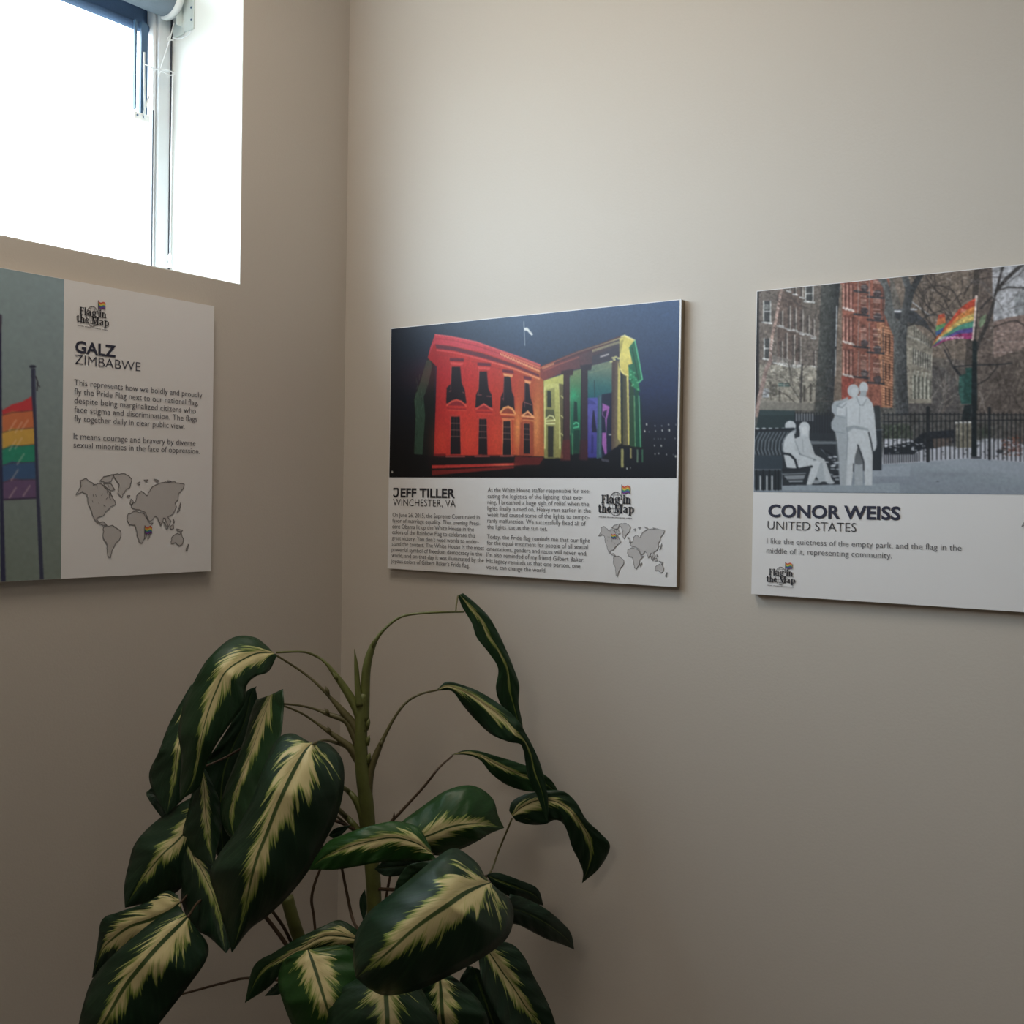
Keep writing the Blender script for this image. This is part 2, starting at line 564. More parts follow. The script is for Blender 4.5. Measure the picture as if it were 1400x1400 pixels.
m.tube(spline([cp(236, 100), cp(234.5, 200), cp(233, 300), cp(232.5, 348)], 5), 0.0012, 6)
m.build('cord', M['cord'], blind, True)
m = MB()
m.tube([cp(232.5, 346), cp(232, 352), cp(231.8, 358), cp(231.8, 366)], [0.0015, 0.004, 0.0022, 0.0045], 10)
m.build('cord_toggle', M['plastic'], blind, True)

# ------------------------------------------------------------------ display boards
BT = 0.012
def s2l(c):
    c = np.asarray(c, float)
    return np.where(c <= 0.04045, c / 12.92, ((c + 0.055) / 1.055) ** 2.4)

class Canvas:
    """A print: colour samples over a rectangle of the board face, painted with polygons and lines."""
    def __init__(s, plane, a0, a1, z0, z1, W, H):
        s.plane, s.a0, s.a1, s.z0, s.z1, s.W, s.H = plane, a0, a1, z0, z1, W, H
        s.img = np.zeros((H, W, 3))
        s.crop = (0, 0, 1)
        s.R = np.array(ROT)
        s.C = np.array(CAM)
    def use(s, ox, oy, k):
        s.crop = (ox, oy, k)
    def m(s, pts):
        P = np.array(pts, float).reshape(-1, 2)
        ox, oy, k = s.crop
        px, py = ox + P[:, 0] / k, oy + P[:, 1] / k
        D = np.stack([(px - 700) / F_PX, -(py - 700) / F_PX, -np.ones(len(px))], 1) @ s.R.T
        ax, val = s.plane
        t = (val - s.C[ax]) / D[:, ax]
        X = s.C + D * t[:, None]
        a = X[:, 1 - ax]
        return np.stack([(a - s.a0) / (s.a1 - s.a0) * s.W, (s.z1 - X[:, 2]) / (s.z1 - s.z0) * s.H], 1)
    def bg(s, rows):
        G = np.array(rows, float) / 255
        gy = np.linspace(0, G.shape[0] - 1.001, s.H)
        gx = np.linspace(0, G.shape[1] - 1.001, s.W)
        iy, ix = gy.astype(int), gx.astype(int)
        fy, fx = (gy - iy)[:, None, None], (gx - ix)[None, :, None]
        A, B = G[iy][:, ix], G[iy][:, ix + 1]
        C2, D = G[iy + 1][:, ix], G[iy + 1][:, ix + 1]
        s.img = (A * (1 - fx) + B * fx) * (1 - fy) + (C2 * (1 - fx) + D * fx) * fy
    def _blend(s, x0, y0, cov, col, alpha):
        h, w = cov.shape
        reg = s.img[y0:y0 + h, x0:x0 + w]
        a = (cov * alpha)[..., None]
        s.img[y0:y0 + h, x0:x0 + w] = reg * (1 - a) + col * a
    def _col(s, col, xs, ys, P):
        if isinstance(col, dict):          # gradient between two crop points
            q = s.m([col['p'], col['q']])
            d = q[1] - q[0]
            t = ((xs - q[0, 0]) * d[0] + (ys - q[0, 1]) * d[1]) / (d @ d)
            t = np.clip(t, 0, 1)[..., None]
            cs = np.array(col['c'], float) / 255
            n = len(cs) - 1
            out = np.zeros(t.shape[:2] + (3,))
            f = t * n
            for i in range(n):
                w = np.clip(1 - np.abs(f - i), 0, 1)
                out += w * cs[i]
            out += np.clip(1 - np.abs(f - n), 0, 1) * cs[n]
            return out
        return np.array(col, float) / 255
    def poly(s, pts, col, alpha=1.0, raw=False):
        P = np.array(pts, float) if raw else s.m(pts)
        x0, y0 = np.floor(P.min(0)).astype(int)
        x1, y1 = np.ceil(P.max(0)).astype(int)
        x0, y0, x1, y1 = max(x0, 0), max(y0, 0), min(x1, s.W), min(y1, s.H)
        if x1 <= x0 or y1 <= y0:
            return
        k = 3
        xs = x0 + (np.arange((x1 - x0) * k) + 0.5) / k
        ys = y0 + (np.arange((y1 - y0) * k) + 0.5) / k
        ins = np.zeros((len(ys), len(xs)), bool)
        Q = np.roll(P, -1, 0)
        for (ax_, ay_), (bx_, by_) in zip(P, Q):
            if ay_ == by_:
                continue
            c = (ys > min(ay_, by_)) & (ys <= max(ay_, by_))
            if not c.any():
                continue
            xi = ax_ + (ys[c] - ay_) * (bx_ - ax_) / (by_ - ay_)
            ins[c] ^= xs[None, :] < xi[:, None]
        cov = ins.reshape(y1 - y0, k, x1 - x0, k).mean((1, 3))
        gx, gy = np.meshgrid(np.arange(x0, x1) + 0.5, np.arange(y0, y1) + 0.5)
        s._blend(x0, y0, cov, s._col(col, gx, gy, P), alpha)
    def rect(s, x0, y0, x1, y1, col, alpha=1.0):
        s.poly([(x0, y0), (x1, y0), (x1, y1), (x0, y1)], col, alpha)
    def line(s, pts, w, col, alpha=1.0, raw=False):
        P = np.array(pts, float) if raw else s.m(pts)
        r = w / 2
        c = None if isinstance(col, dict) else np.array(col, float) / 255
        for a, b in zip(P[:-1], P[1:]):
            x0, y0 = np.floor(np.minimum(a, b) - r - 1).astype(int)
            x1, y1 = np.ceil(np.maximum(a, b) + r + 1).astype(int)
            x0, y0, x1, y1 = max(x0, 0), max(y0, 0), min(x1, s.W), min(y1, s.H)
            if x1 <= x0 or y1 <= y0:
                continue
            gx, gy = np.meshgrid(np.arange(x0, x1) + 0.5, np.arange(y0, y1) + 0.5)
            d = b - a
            L2 = max(d @ d, 1e-9)
            t = np.clip(((gx - a[0]) * d[0] + (gy - a[1]) * d[1]) / L2, 0, 1)
            dist = np.hypot(gx - a[0] - t * d[0], gy - a[1] - t * d[1])
            cov = np.clip(r + 0.5 - dist, 0, 1) * min(1, w)
            s._blend(x0, y0, cov, s._col(col, gx, gy, P) if c is None else c, alpha)
    def ell(s, cx, cy, rx, ry, col, alpha=1.0, soft=False, rot=0):
        if soft:
            q = s.m([(cx, cy), (cx + rx, cy), (cx, cy + ry)])
            ax_, ay_ = abs(q[1, 0] - q[0, 0]), abs(q[2, 1] - q[0, 1])
            x0, y0 = int(max(q[0, 0] - ax_ * 2.5, 0)), int(max(q[0, 1] - ay_ * 2.5, 0))
            x1, y1 = int(min(q[0, 0] + ax_ * 2.5, s.W)), int(min(q[0, 1] + ay_ * 2.5, s.H))
            if x1 <= x0 or y1 <= y0:
                return
            gx, gy = np.meshgrid(np.arange(x0, x1) + 0.5, np.arange(y0, y1) + 0.5)
            cov = np.exp(-(((gx - q[0, 0]) / ax_) ** 2 + ((gy - q[0, 1]) / ay_) ** 2))
            s._blend(x0, y0, cov, np.array(col, float) / 255, alpha)
            return
        pts = []
        for k in range(28):
            a = 2 * math.pi * k / 28
            x, y = rx * math.cos(a), ry * math.sin(a)
            pts.append((cx + x * math.cos(rot) - y * math.sin(rot), cy + x * math.sin(rot) + y * math.cos(rot)))
        s.poly(pts, col, alpha)
    def noise(s, amp, cells, seed, x0=0, y0=0, x1=None, y1=None, aspect=1.0):
        rng = np.random.default_rng(seed)
        x1, y1 = x1 or s.W, y1 or s.H
        h, w = y1 - y0, x1 - x0
        ny, nx = max(2, int(h / cells * aspect) + 2), max(2, int(w / cells) + 2)
        g = rng.normal(0, 1, (ny, nx))
        gy, gx = np.linspace(0, ny - 1.001, h), np.linspace(0, nx - 1.001, w)
        iy, ix = gy.astype(int), gx.astype(int)
        fy, fx = (gy - iy)[:, None], (gx - ix)[None, :]
        v = (g[iy][:, ix] * (1 - fx) + g[iy][:, ix + 1] * fx) * (1 - fy) + (g[iy + 1][:, ix] * (1 - fx) + g[iy + 1][:, ix + 1] * fx) * fy
        s.img[y0:y1, x0:x1] *= (1 + amp * v)[..., None]
    def branch(s, rng, x, y, ang, ln, w, col, alpha, depth):
        """a bare twig tree in crop coordinates, ang in radians (0 = right, -pi/2 = up)"""
        pts = [(x, y)]
        for k in range(3):
            ang += rng.uniform(-0.22, 0.22)
            x, y = x + math.cos(ang) * ln / 3, y + math.sin(ang) * ln / 3
            pts.append((x, y))
        s.line(pts, w, col, alpha)
        if depth > 0:
            for k in range(rng.choice([2, 3])):
                px_, py_ = pts[rng.choice([2, 3])]
                s.branch(rng, px_, py_, ang + rng.uniform(-0.75, 0.75), ln * rng.uniform(0.6, 0.85), max(0.5, w * 0.65), col, alpha, depth - 1)
    def build(s, name, parent, gain, flip, off=0.0004, sat=0.85):
        g_ = s.img.mean(2, keepdims=True)
        s.img = g_ + (s.img - g_) * sat
        s.img = np.clip(s.img, 0, 1)
        W, H = s.W, s.H
        us = np.linspace(s.a0, s.a1, W + 1)
        vs = np.linspace(s.z1, s.z0, H + 1)
        gu, gv = np.meshgrid(us, vs)
        co = np.zeros(((W + 1) * (H + 1), 3))
        ax, val = s.plane
        co[:, 1 - ax] = gu.ravel()
        co[:, ax] = val + (off if ax == 0 else -off)
        co[:, 2] = gv.ravel()
        i, j = np.meshgrid(np.arange(W), np.arange(H))
        a = (j * (W + 1) + i).ravel()
        quads = np.stack([a, a + W + 1, a + W + 2, a + 1], 1)
        if flip:
            quads = quads[:, ::-1]
        me = bpy.data.meshes.new(name)
        me.vertices.add(len(co))
        me.vertices.foreach_set('co', co.ravel())
        me.loops.add(quads.size)
        me.loops.foreach_set('vertex_index', quads.ravel().astype(np.int32))
        me.polygons.add(len(quads))
        me.polygons.foreach_set('loop_start', np.arange(0, quads.size, 4, dtype=np.int32))
        me.update(calc_edges=True)
        at_ = me.attributes.new('ink', 'FLOAT_COLOR', 'POINT')
        # samples at points: average the four neighbouring cells
        pad = np.pad(s.img, ((1, 1), (1, 1), (0, 0)), 'edge')
        pv = (pad[:-1, :-1] + pad[1:, :-1] + pad[:-1, 1:] + pad[1:, 1:]) / 4
        lin = np.clip(s2l(pv) * np.array(gain), 0, 0.9)
        rgba = np.concatenate([lin.reshape(-1, 3), np.ones((len(co), 1))], 1)
        at_.data.foreach_set('color', rgba.ravel().astype(np.float32))
        return link(name, me, M['print'], parent)

class Face:
    """2-D drawing on a board face: a = distance along the wall (left to right for the viewer), z = height."""
    def __init__(s, plane, sgn):
        s.plane, s.sgn = plane, sgn
        s.ax = plane[0]
    def p(s, px, py):                       # pixel of the photograph -> (a, z) on the face
        h = hit(px, py, *s.plane)
        return (h.y if s.ax == 0 else h.x), h.z
    def w(s, a, z, off=0.0008):
        return (s.plane[1] + off, a, z) if s.ax == 0 else (a, s.plane[1] - off, z)
    def shape(s, name, polys, mat, parent, off=0.0008):
        v, f = [], []
        for P in polys:
            b = len(v)
            v += [s.w(a, z, off) for a, z in P]
            f.append(tuple(range(b, b + len(P))))
        return mesh_obj(name, v, f, mat, parent)
    def ribbon(s, pts, w):
        P = [Vector((a, z)) for a, z in pts]
        out = []
        for a, b in zip(P[:-1], P[1:]):
            d = (b - a)
            if d.length < 1e-9:
                continue
            d.normalize()
            n = Vector((-d.y, d.x)) * w / 2
            e = d * w * 0.15
            out.append([tuple(a - n - e), tuple(b - n + e), tuple(b + n + e), tuple(a + n - e)])
        return out

def text_lines(face, name, lines, mat, parent, weight=0.0, off=0.0008):
    """lines: (text, a0, z_baseline, a1 or None, cap_height). Returns one mesh of all glyphs."""
    V, Fc = [], []
    for txt, a0, z0, a1, cap in lines:
        cu = bpy.data.curves.new('t', 'FONT')
        cu.body = txt
        cu.size = 1.0
        cu.resolution_u = 3
        cu.offset = weight
        o = bpy.data.objects.new('t', cu)
        COL.objects.link(o)
        dg = bpy.context.evaluated_depsgraph_get()
        me = bpy.data.meshes.new_from_object(o.evaluated_get(dg))
        bpy.data.objects.remove(o)
        co = np.array([v.co[:] for v in me.vertices])
        if not len(co):
            continue
        k = cap / 0.72
        x0, x1 = co[:, 0].min(), co[:, 0].max()
        kx = (a1 - a0) / (x1 - x0) if a1 is not None else k
        b = len(V)
        V += [face.w(a0 + (x - x0) * kx, z0 + y * k, off) for x, y, _ in co]
        Fc += [tuple(b + i for i in p.vertices) for p in me.polygons]
        bpy.data.meshes.remove(me)
        bpy.data.curves.remove(cu)
    return mesh_obj(name, V, Fc, mat, parent)

# lettering of the small emblem, drawn stroke by stroke (x 0..1 in its box, y 0 = baseline, 1 = x-height)
TH, TN = 0.26, 0.10
GLY = {
 'F': [([(.32, 0), (.32, 1.38)], TH), ([(.05, 1.34), (.95, 1.34)], TN), ([(.9, 1.36), (.9, 1.08)], TN), ([(.3, .72), (.75, .72)], TN), ([(.72, .9), (.72, .55)], TN), ([(.05, .04), (.62, .04)], TN)],
 'l': [([(.5, 0), (.5, 1.42)], TH), ([(.1, .04), (.95, .04)], TN), ([(.1, 1.38), (.5, 1.38)], TN)],
 'a': [([(.12, .78), (.3, .95), (.6, .93), (.72, .75)], TN * 1.3), ([(.74, .85), (.74, .08)], TH), ([(.72, .58), (.4, .52), (.2, .35)], TN), ([(.2, .42), (.2, .18)], TH * .9), ([(.2, .1), (.45, .03), (.7, .15)], TN), ([(.74, .05), (1, .05)], TN)],
 'g': [([(.2, .85), (.2, .5)], TH * .8), ([(.2, .92), (.45, .97), (.65, .9)], TN), ([(.66, .85), (.66, .5)], TH * .8), ([(.2, .42), (.45, .36), (.66, .44)], TN), ([(.66, .93), (.98, .97)], TN * 1.5), ([(.25, .34), (.15, .2), (.7, .08), (.88, -.08)], TN * 1.6), ([(.88, -.08), (.75, -.28), (.3, -.3), (.08, -.16), (.2, .02)], TN * 1.3)],
 'i': [([(.5, 0), (.5, 1.0)], TH), ([(.1, .04), (.95, .04)], TN), ([(.1, .96), (.5, .96)], TN), ([(.5, 1.2), (.5, 1.42)], TH)],
 'n': [([(.25, 0), (.25, 1.0)], TH), ([(.0, .04), (.48, .04)], TN), ([(.02, .96), (.25, .96)], TN), ([(.28, .8), (.5, .96), (.7, .88)], TN * 1.3), ([(.76, .82), (.76, 0)], TH), ([(.55, .04), (1, .04)], TN)],
 't': [([(.45, 1.3), (.45, .12)], TH), ([(.05, .95), (.9, .95)], TN), ([(.45, .08), (.7, .02), (.95, .15)], TN * 1.3)],
 'h': [([(.25, 0), (.25, 1.4)], TH), ([(.0, .04), (.48, .04)], TN), ([(.02, 1.36), (.25, 1.36)], TN), ([(.28, .8), (.5, .96), (.7, .88)], TN * 1.3), ([(.76, .82), (.76, 0)], TH), ([(.55, .04), (1, .04)], TN)],
 'e': [([(.2, .75), (.2, .25)], TH), ([(.2, .85), (.5, .98), (.8, .82), (.86, .56), (.2, .54)], TN * 1.2), ([(.2, .16), (.5, .02), (.9, .2)], TN * 1.4)],
 'M': [([(.16, 0), (.16, 1.38)], TN), ([(.18, 1.36), (.48, .1)], TH), ([(.48, .1), (.8, 1.3)], TN), ([(.84, 1.38), (.84, 0)], TH), ([(0, .04), (.32, .04)], TN), ([(.66, .04), (1.02, .04)], TN), ([(0, 1.34), (.25, 1.34)], TN), ([(.8, 1.34), (1.02, 1.34)], TN)],
 'p': [([(.25, 1), (.25, -.38)], TH), ([(0, -.35), (.5, -.35)], TN), ([(0, .96), (.25, .96)], TN), ([(.28, .82), (.5, .97), (.75, .85)], TN * 1.3), ([(.8, .8), (.8, .22)], TH), ([(.78, .15), (.5, .02), (.28, .15)], TN * 1.2)],
}
E_X = [('F', 245, 320, 1), ('l', 322, 358, 1), ('a', 364, 436, 1), ('g', 442, 530, 1), ('i', 566, 600, 1), ('n', 604, 682, 1),
       ('t', 197, 252, 0), ('h', 256, 332, 0), ('e', 336, 396, 0), ('M', 440, 560, 0), ('a', 568, 640, 0), ('p', 648, 732, 0)]
FLAG_C = [(0.55, 0.06, 0.05), (0.62, 0.25, 0.04), (0.62, 0.50, 0.08), (0.05, 0.25, 0.12), (0.05, 0.08, 0.30), (0.18, 0.05, 0.22)]
for i, c_ in enumerate(FLAG_C):
    M['flag%d' % i] = plain('flag_ink', c_, 0.5)

def mini_flag(face, parent, a, z, s, name='small_flag'):
    """little striped flag with a pole; (a, z) = foot of the pole, s = width of the cloth"""
    V, Fc, mi = [], [], []
    def quad(P, k):
        b = len(V)
        V.extend(face.w(x, y, 0.0014) for x, y in P)
        Fc.append((b, b + 1, b + 2, b + 3))
        mi.append(k)
    quad([(a - s * .05, z), (a + s * .03, z), (a + s * .03, z + s * 1.65), (a - s * .05, z + s * 1.65)], 6)
    for k in range(6):
        for j in range(6):
            x0, x1 = j / 6, (j + 1) / 6
            def yy(x, r):
                return z + s * (1.62 - r * 0.8 / 6 - 0.14 * math.sin(x * 6.0) - 0.25 * x)
            quad([(a + s * x0, yy(x0, k + 1)), (a + s * x1, yy(x1, k + 1)), (a + s * x1, yy(x1, k)), (a + s * x0, yy(x0, k))], k)
    return mesh_obj(name, V, Fc, None, parent, mats=[M['flag%d' % k] for k in range(6)] + [M['ink_grey']], mi=mi)

def emblem(face, parent, TL, TR, BL):
    """TL/TR/BL: pixels of the emblem's box corners"""
    a0, z1 = face.p(*TL)
    a1, _ = face.p(*TR)
    _, z0 = face.p(*BL)
    k = (a1 - a0) / 545.0
    kz = (z1 - z0) / 470.0
    def q(x, y):
        return a0 + (x - 190) * k, z1 - (y - 100) * kz
    polys = []
    for ch, x0, x1, up in E_X:
        base, xh = (355, 88) if up else (488, 86)
        for pts, w in GLY[ch]:
            P = [q(x0 + (x1 - x0) * x, base - xh * y) for x, y in pts]
            polys += face.ribbon(P, w * 90 * k)
    # globe behind the words
    gl = []
    for rr in (1.0,):
        ring = [q(460 + 100 * math.cos(t) * rr, 360 + 172 * math.sin(t) * rr) for t in np.linspace(0, 2 * math.pi, 41)]
        gl += face.ribbon(ring, 9 * k)
    for f in (0.45,):
        gl += face.ribbon([q(460 + 100 * f * math.cos(t), 360 + 172 * math.sin(t)) for t in np.linspace(0, 2 * math.pi, 33)], 5 * k)
    for dy in (-0.75, -0.4, 0.0, 0.4, 0.75):
        w = 100 * math.sqrt(1 - dy * dy)
        gl += face.ribbon([q(460 - w, 360 + 172 * dy), q(460 + w, 360 + 172 * dy)], 5 * k)
    root = face.shape('emblem_lettering', polys, M['ink'], parent, 0.0012)
    face.shape('emblem_globe', gl, M['map_line'], root, 0.0006)
    rng = random.Random(5)
    tag, x = [], 215
    while x < 690:
        w = rng.uniform(6, 16)
        y = 548 + (x - 215) * 0.02
        tag.append([q(x, y + 12), q(x + w, y + 12), q(x + w, y), q(x, y)])
        x += w + 5 + (14 if rng.random() < 0.12 else 0)
    face.shape('emblem_underline', tag, M['ink_grey'], root, 0.0012)
    fa, fz = q(548, 300)
    mini_flag(face, root, fa, fz, 118 * k, 'emblem_flag')
    return root

LAND = [
 [(330, 1010), (350, 975), (345, 950), (370, 940), (400, 965), (430, 960), (445, 975), (470, 1000), (492, 1050), (470, 1060), (450, 1080), (440, 1100), (422, 1104), (412, 1112), (425, 1128), (440, 1124), (456, 1140), (440, 1140), (415, 1127), (395, 1090), (380, 1050), (375, 1010), (355, 995)],
 [(425, 950), (440, 930), (480, 920), (472, 950), (455, 955)], [(440, 960), (470, 958), (488, 985), (470, 990), (450, 975)],
 [(480, 920), (530, 915), (558, 935), (550, 975), (530, 990), (515, 1020), (500, 1000), (505, 960), (490, 940)],
 [(445, 1145), (480, 1140), (515, 1170), (510, 1200), (490, 1225), (478, 1250), (473, 1280), (462, 1275), (458, 1230), (440, 1185)],
 [(545, 1090), (575, 1079), (614, 1090), (628, 1116), (638, 1132), (654, 1131), (630, 1156), (625, 1190), (605, 1222), (592, 1215), (580, 1160), (574, 1140), (550, 1140), (540, 1115)],
 [(558, 1062), (562, 1045), (575, 1040), (580, 1010), (600, 990), (615, 1000), (625, 1010), (650, 968), (690, 950), (740, 945), (795, 955), (790, 975), (770, 995), (765, 1030), (752, 1040), (760, 1060), (745, 1090), (730, 1100), (720, 1105), (735, 1125), (722, 1150), (710, 1112), (700, 1110), (690, 1145), (675, 1110), (662, 1100), (652, 1118), (638, 1124), (629, 1106), (619, 1084), (592, 1072), (572, 1070)],
 [(738, 1200), (752, 1188), (765, 1180), (775, 1186), (783, 1178), (793, 1205), (790, 1228), (775, 1240), (758, 1222), (737, 1226)],
 [(630, 1200), (638, 1180), (644, 1178), (634, 1202)], [(762, 1085), (772, 1060), (778, 1040), (774, 1075)], [(552, 1045), (556, 1025), (566, 1035), (562, 1052)],
 [(538, 1012), (552, 1010), (548, 1018)], [(700, 1130), (706, 1128), (722, 1158), (714, 1160)], [(730, 1150), (745, 1140), (748, 1158), (735, 1162)], [(760, 1160), (790, 1166), (785, 1174), (765, 1168)],
 [(745, 1115), (752, 1128), (748, 1135)], [(806, 1262), (816, 1232), (820, 1236), (812, 1262)], [(582, 955), (595, 948), (592, 962)], [(612, 940), (630, 938), (622, 948)], [(655, 935), (680, 942), (672, 948)], [(715, 940), (735, 942), (722, 948)],
]
def world_map(face, parent, TL, TR, BL, flag_xy):
    a0, z1 = face.p(*TL)
    a1, _ = face.p(*TR)
    _, z0 = face.p(*BL)
    def q(x, y):
        return a0 + (x - 325) / 495 * (a1 - a0), z1 - (y - 913) / 370 * (z1 - z0)
    rng = random.Random(3)
    land, line = [], []
    k = (a1 - a0) / 495
    for P in LAND:
        pts = []
        n = len(P)
        for i in range(n):
            (x0, y0), (x1, y1) = P[i], P[(i + 1) % n]
            pts.append((x0, y0))
            d = math.hypot(x1 - x0, y1 - y0)
            for j in range(1, int(d / 8)):
                t = j / int(d / 8)
                r = min(3.0, d * 0.08)
                pts.append((x0 + (x1 - x0) * t + rng.uniform(-r, r), y0 + (y1 - y0) * t + rng.uniform(-r, r)))
        Q = [q(*p) for p in pts]
        land.append(Q)
        line += face.ribbon(Q + [Q[0]], 2.6 * k)
    # inland waters of the northern islands
    for i in range(16):
        x, y = rng.uniform(395, 475), rng.uniform(960, 1055)
        line += face.ribbon([q(x, y), q(x + rng.uniform(-8, 8), y + rng.uniform(4, 14))], 2.2 * k)
    o = face.shape('world_map', land, M['map_grey'], parent, 0.0005)
    for i, p in enumerate(o.data.polygons):
        for vi in p.vertices:
            o.data.vertices[vi].co[face.ax] += (1 if face.ax == 0 else -1) * 0.00001 * i
    face.shape('map_outline', line, M['map_line'], o, 0.0009)
    fa, fz = q(*flag_xy)
    mini_flag(face, o, fa, fz, 32 * k, 'map_flag')
    return o

def board(label, plane, a0, a1, z0, z1, group=None):
    ax, val = plane
    loc = (0, (a0 + a1) / 2, z0) if ax == 0 else ((a0 + a1) / 2, 0, z0)
    t = thing('display_board', label, 'poster', loc, group)
    if ax == 0:
        bx = (0.0, val, a0, a1, z0, z1)
        fx = (val - 0.0022, val, a0, a1, z0, z1)
        cx = (0.0, val - 0.0022, a0 + 0.0003, a1 - 0.0003, z0 + 0.0003, z1 - 0.0003)
    else:
        fx = (a0, a1, val, val + 0.0022, z0, z1)
        cx = (a0 + 0.0003, a1 - 0.0003, val + 0.0022, 0.0, z0 + 0.0003, z1 - 0.0003)
    MB().box(*fx).build('front_sheet', M['board'], t)
    MB().box(*cx).build('backing_board', M['board_edge'], t)
    return t

# ---------------------------------------------------------------- middle board: night photograph of a lit building
PR = (1, -BT)
MX0, MX1, MZ0, MZ1 = 0.1273, 0.7216, EYE - 0.1325, EYE + 0.3075
fm = Face(PR, 1)
mid = board('middle poster, night photo of a columned building lit red, yellow and green', PR, MX0, MX1, MZ0, MZ1, None)
cv = Canvas(PR, MX0 + 0.0015, MX1 - 0.003, EYE + 0.0345, MZ1 - 0.0012, 520, 238)
cv.bg([[(14, 22, 38), (34, 50, 76), (50, 72, 105), (50, 70, 106), (60, 84, 125)],
       [(12, 20, 34), (28, 42, 64), (40, 58, 88), (38, 52, 82), (50, 70, 108)],
       [(10, 16, 30), (15, 20, 32), (20, 30, 44), (22, 35, 80), (34, 48, 92)],
       [(8, 11, 20), (12, 12, 18), (15, 12, 16), (16, 14, 30), (20, 24, 46)],
       [(8, 9, 14), (10, 10, 14), (12, 10, 14), (12, 12, 20), (12, 13, 24)]])
cv.use(560, 440, 7)
# green planted wall at the far left
cv.poly([(170, 360), (215, 340), (245, 440), (235, 700), (235, 1280), (40, 1270), (48, 900), (38, 740), (90, 590)], (16, 20, 20))
cv.poly([(165, 370), (205, 360), (215, 440), (180, 600), (135, 720), (150, 900), (125, 1270), (45, 1265), (60, 900), (45, 745), (95, 600)], (44, 70, 54))
rr = random.Random(2)
for i in range(46):
    x, y = rr.uniform(60, 170), rr.uniform(480, 1230)
    if x > 60 + (1270 - y) * 0.16:
        continue
    cv.line([(x, y), (x + rr.uniform(-14, 14), y + rr.uniform(20, 60))], 1.2, rr.choice([(70, 105, 78), (26, 42, 34), (58, 84, 66)]), 0.7)
# red wall
cv.poly([(245, 120), (400, 140), (640, 190), (850, 265), (1080, 345), (1250, 410), (1285, 560), (1290, 1290), (1000, 1275), (235, 1280), (262, 430), (175, 345), (200, 250)],
        {'p': (240, 700), 'q': (1290, 700), 'c': [(176, 28, 30), (212, 44, 34), (206, 46, 32), (192, 60, 36), (186, 92, 46)]})
cv.ell(430, 480, 420, 160, (190, 30, 50), 0.35, True)
for cx_, cy_ in ((560, 1130), (840, 1150), (300, 1150)):
    cv.ell(cx_, cy_, 90, 190, (238, 72, 42), 0.45, True)
cv.ell(1035, 1020, 40, 230, (236, 140, 66), 0.85, True)
cv.ell(1215, 980, 36, 240, (232, 144, 74), 0.8, True)
cv.poly([(1060, 960), (1190, 960), (1190, 1290), (1050, 1290)], (130, 40, 34), 0.45)
# parapet and cornice
cv.poly([(245, 120), (400, 140), (640, 190), (850, 265), (1080, 345), (1250, 410), (1247, 480), (1000, 395), (700, 290), (400, 228), (232, 214), (178, 340), (200, 245)],
        {'p': (200, 200), 'q': (1250, 400), 'c': [(196, 44, 58), (214, 56, 70), (208, 54, 66), (196, 70, 66), (190, 84, 66)]})
cv.line([(245, 122), (400, 142), (640, 192), (850, 267), (1080, 347), (1250, 412)], 1.8, (226, 84, 88))
cv.line([(215, 200), (250, 160), (420, 178), (650, 232), (860, 305), (1245, 455)], 1.2, (168, 36, 48), 0.8)
cv.poly([(248, 214), (420, 238), (700, 302), (1000, 405), (1242, 505), (1242, 528), (1000, 432), (700, 346), (420, 275), (256, 256)], (104, 34, 50))
cv.line([(262, 270), (420, 292), (700, 360), (1000, 450), (1242, 545)], 2.4, {'p': (262, 270), 'q': (1242, 545), 'c': [(222, 60, 62), (228, 72, 66), (238, 150, 92)]})
cv.line([(262, 315), (420, 335), (700, 402), (1000, 490), (1200, 560)], 0.9, (150, 40, 44), 0.7)
for i in range(30):
    t = i / 29
    x = 870 + t * 370
    y = 300 + t * 158 + (i % 2) * 8
    cv.line([(x, y), (x + 4, y + 12)], 1.4, (246, 176, 112))
cv.line([(880, 290), (1070, 372), (1245, 444)], 1.0, (236, 128, 84))
cv.line([(1080, 400), (1245, 475)], 1.6, (236, 150, 92))
# upper windows, dressed with dark drapery
for P in ([(405, 430), (485, 430), (500, 590), (528, 650), (545, 780), (350, 780), (357, 630), (398, 590)],
          [(670, 475), (740, 475), (755, 640), (786, 700), (792, 820), (630, 820), (636, 700), (662, 640)],
          [(905, 525), (965, 525), (980, 670), (1000, 720), (1006, 850), (865, 850), (874, 720), (897, 670)],
          [(1100, 585), (1142, 590), (1156, 720), (1178, 790), (1186, 890), (1075, 880), (1082, 780), (1098, 740)]):
    cv.poly(P, (32, 18, 28))
    cv.line(P[1:5], 1.0, (86, 30, 40), 0.8)
for a, b in (((380, 665), (400, 660)), ((510, 675), (522, 680)), ((650, 700), (690, 700)), ((740, 712), (780, 716)), ((885, 738), (900, 738)), ((1100, 770), (1170, 795))):
    cv.line([a, b], 1.3, (150, 80, 80))
for x0, y0, x1, dy in ((385, 345, 520, 6), (650, 388, 778, 8), (890, 452, 996, 14), (1092, 515, 1168, 16)):
    cv.poly([(x0, y0), (x1, y0 + dy), (x1, y0 + dy + 30), (x0, y0 + 30)], (104, 30, 48))
    cc = (226, 70, 66) if x0 < 800 else (240, 156, 96)
    cv.poly([(x0 + 5, y0 + 40), (x1 - 4, y0 + dy + 40), (x1 - 12, y0 + dy + 66), (x0 + 14, y0 + 66)], cc)
    cv.line([(x0 + 14, y0 + 70), (x0 + 10, y0 + 300)], 1.3, (190, 90, 90), 0.55)
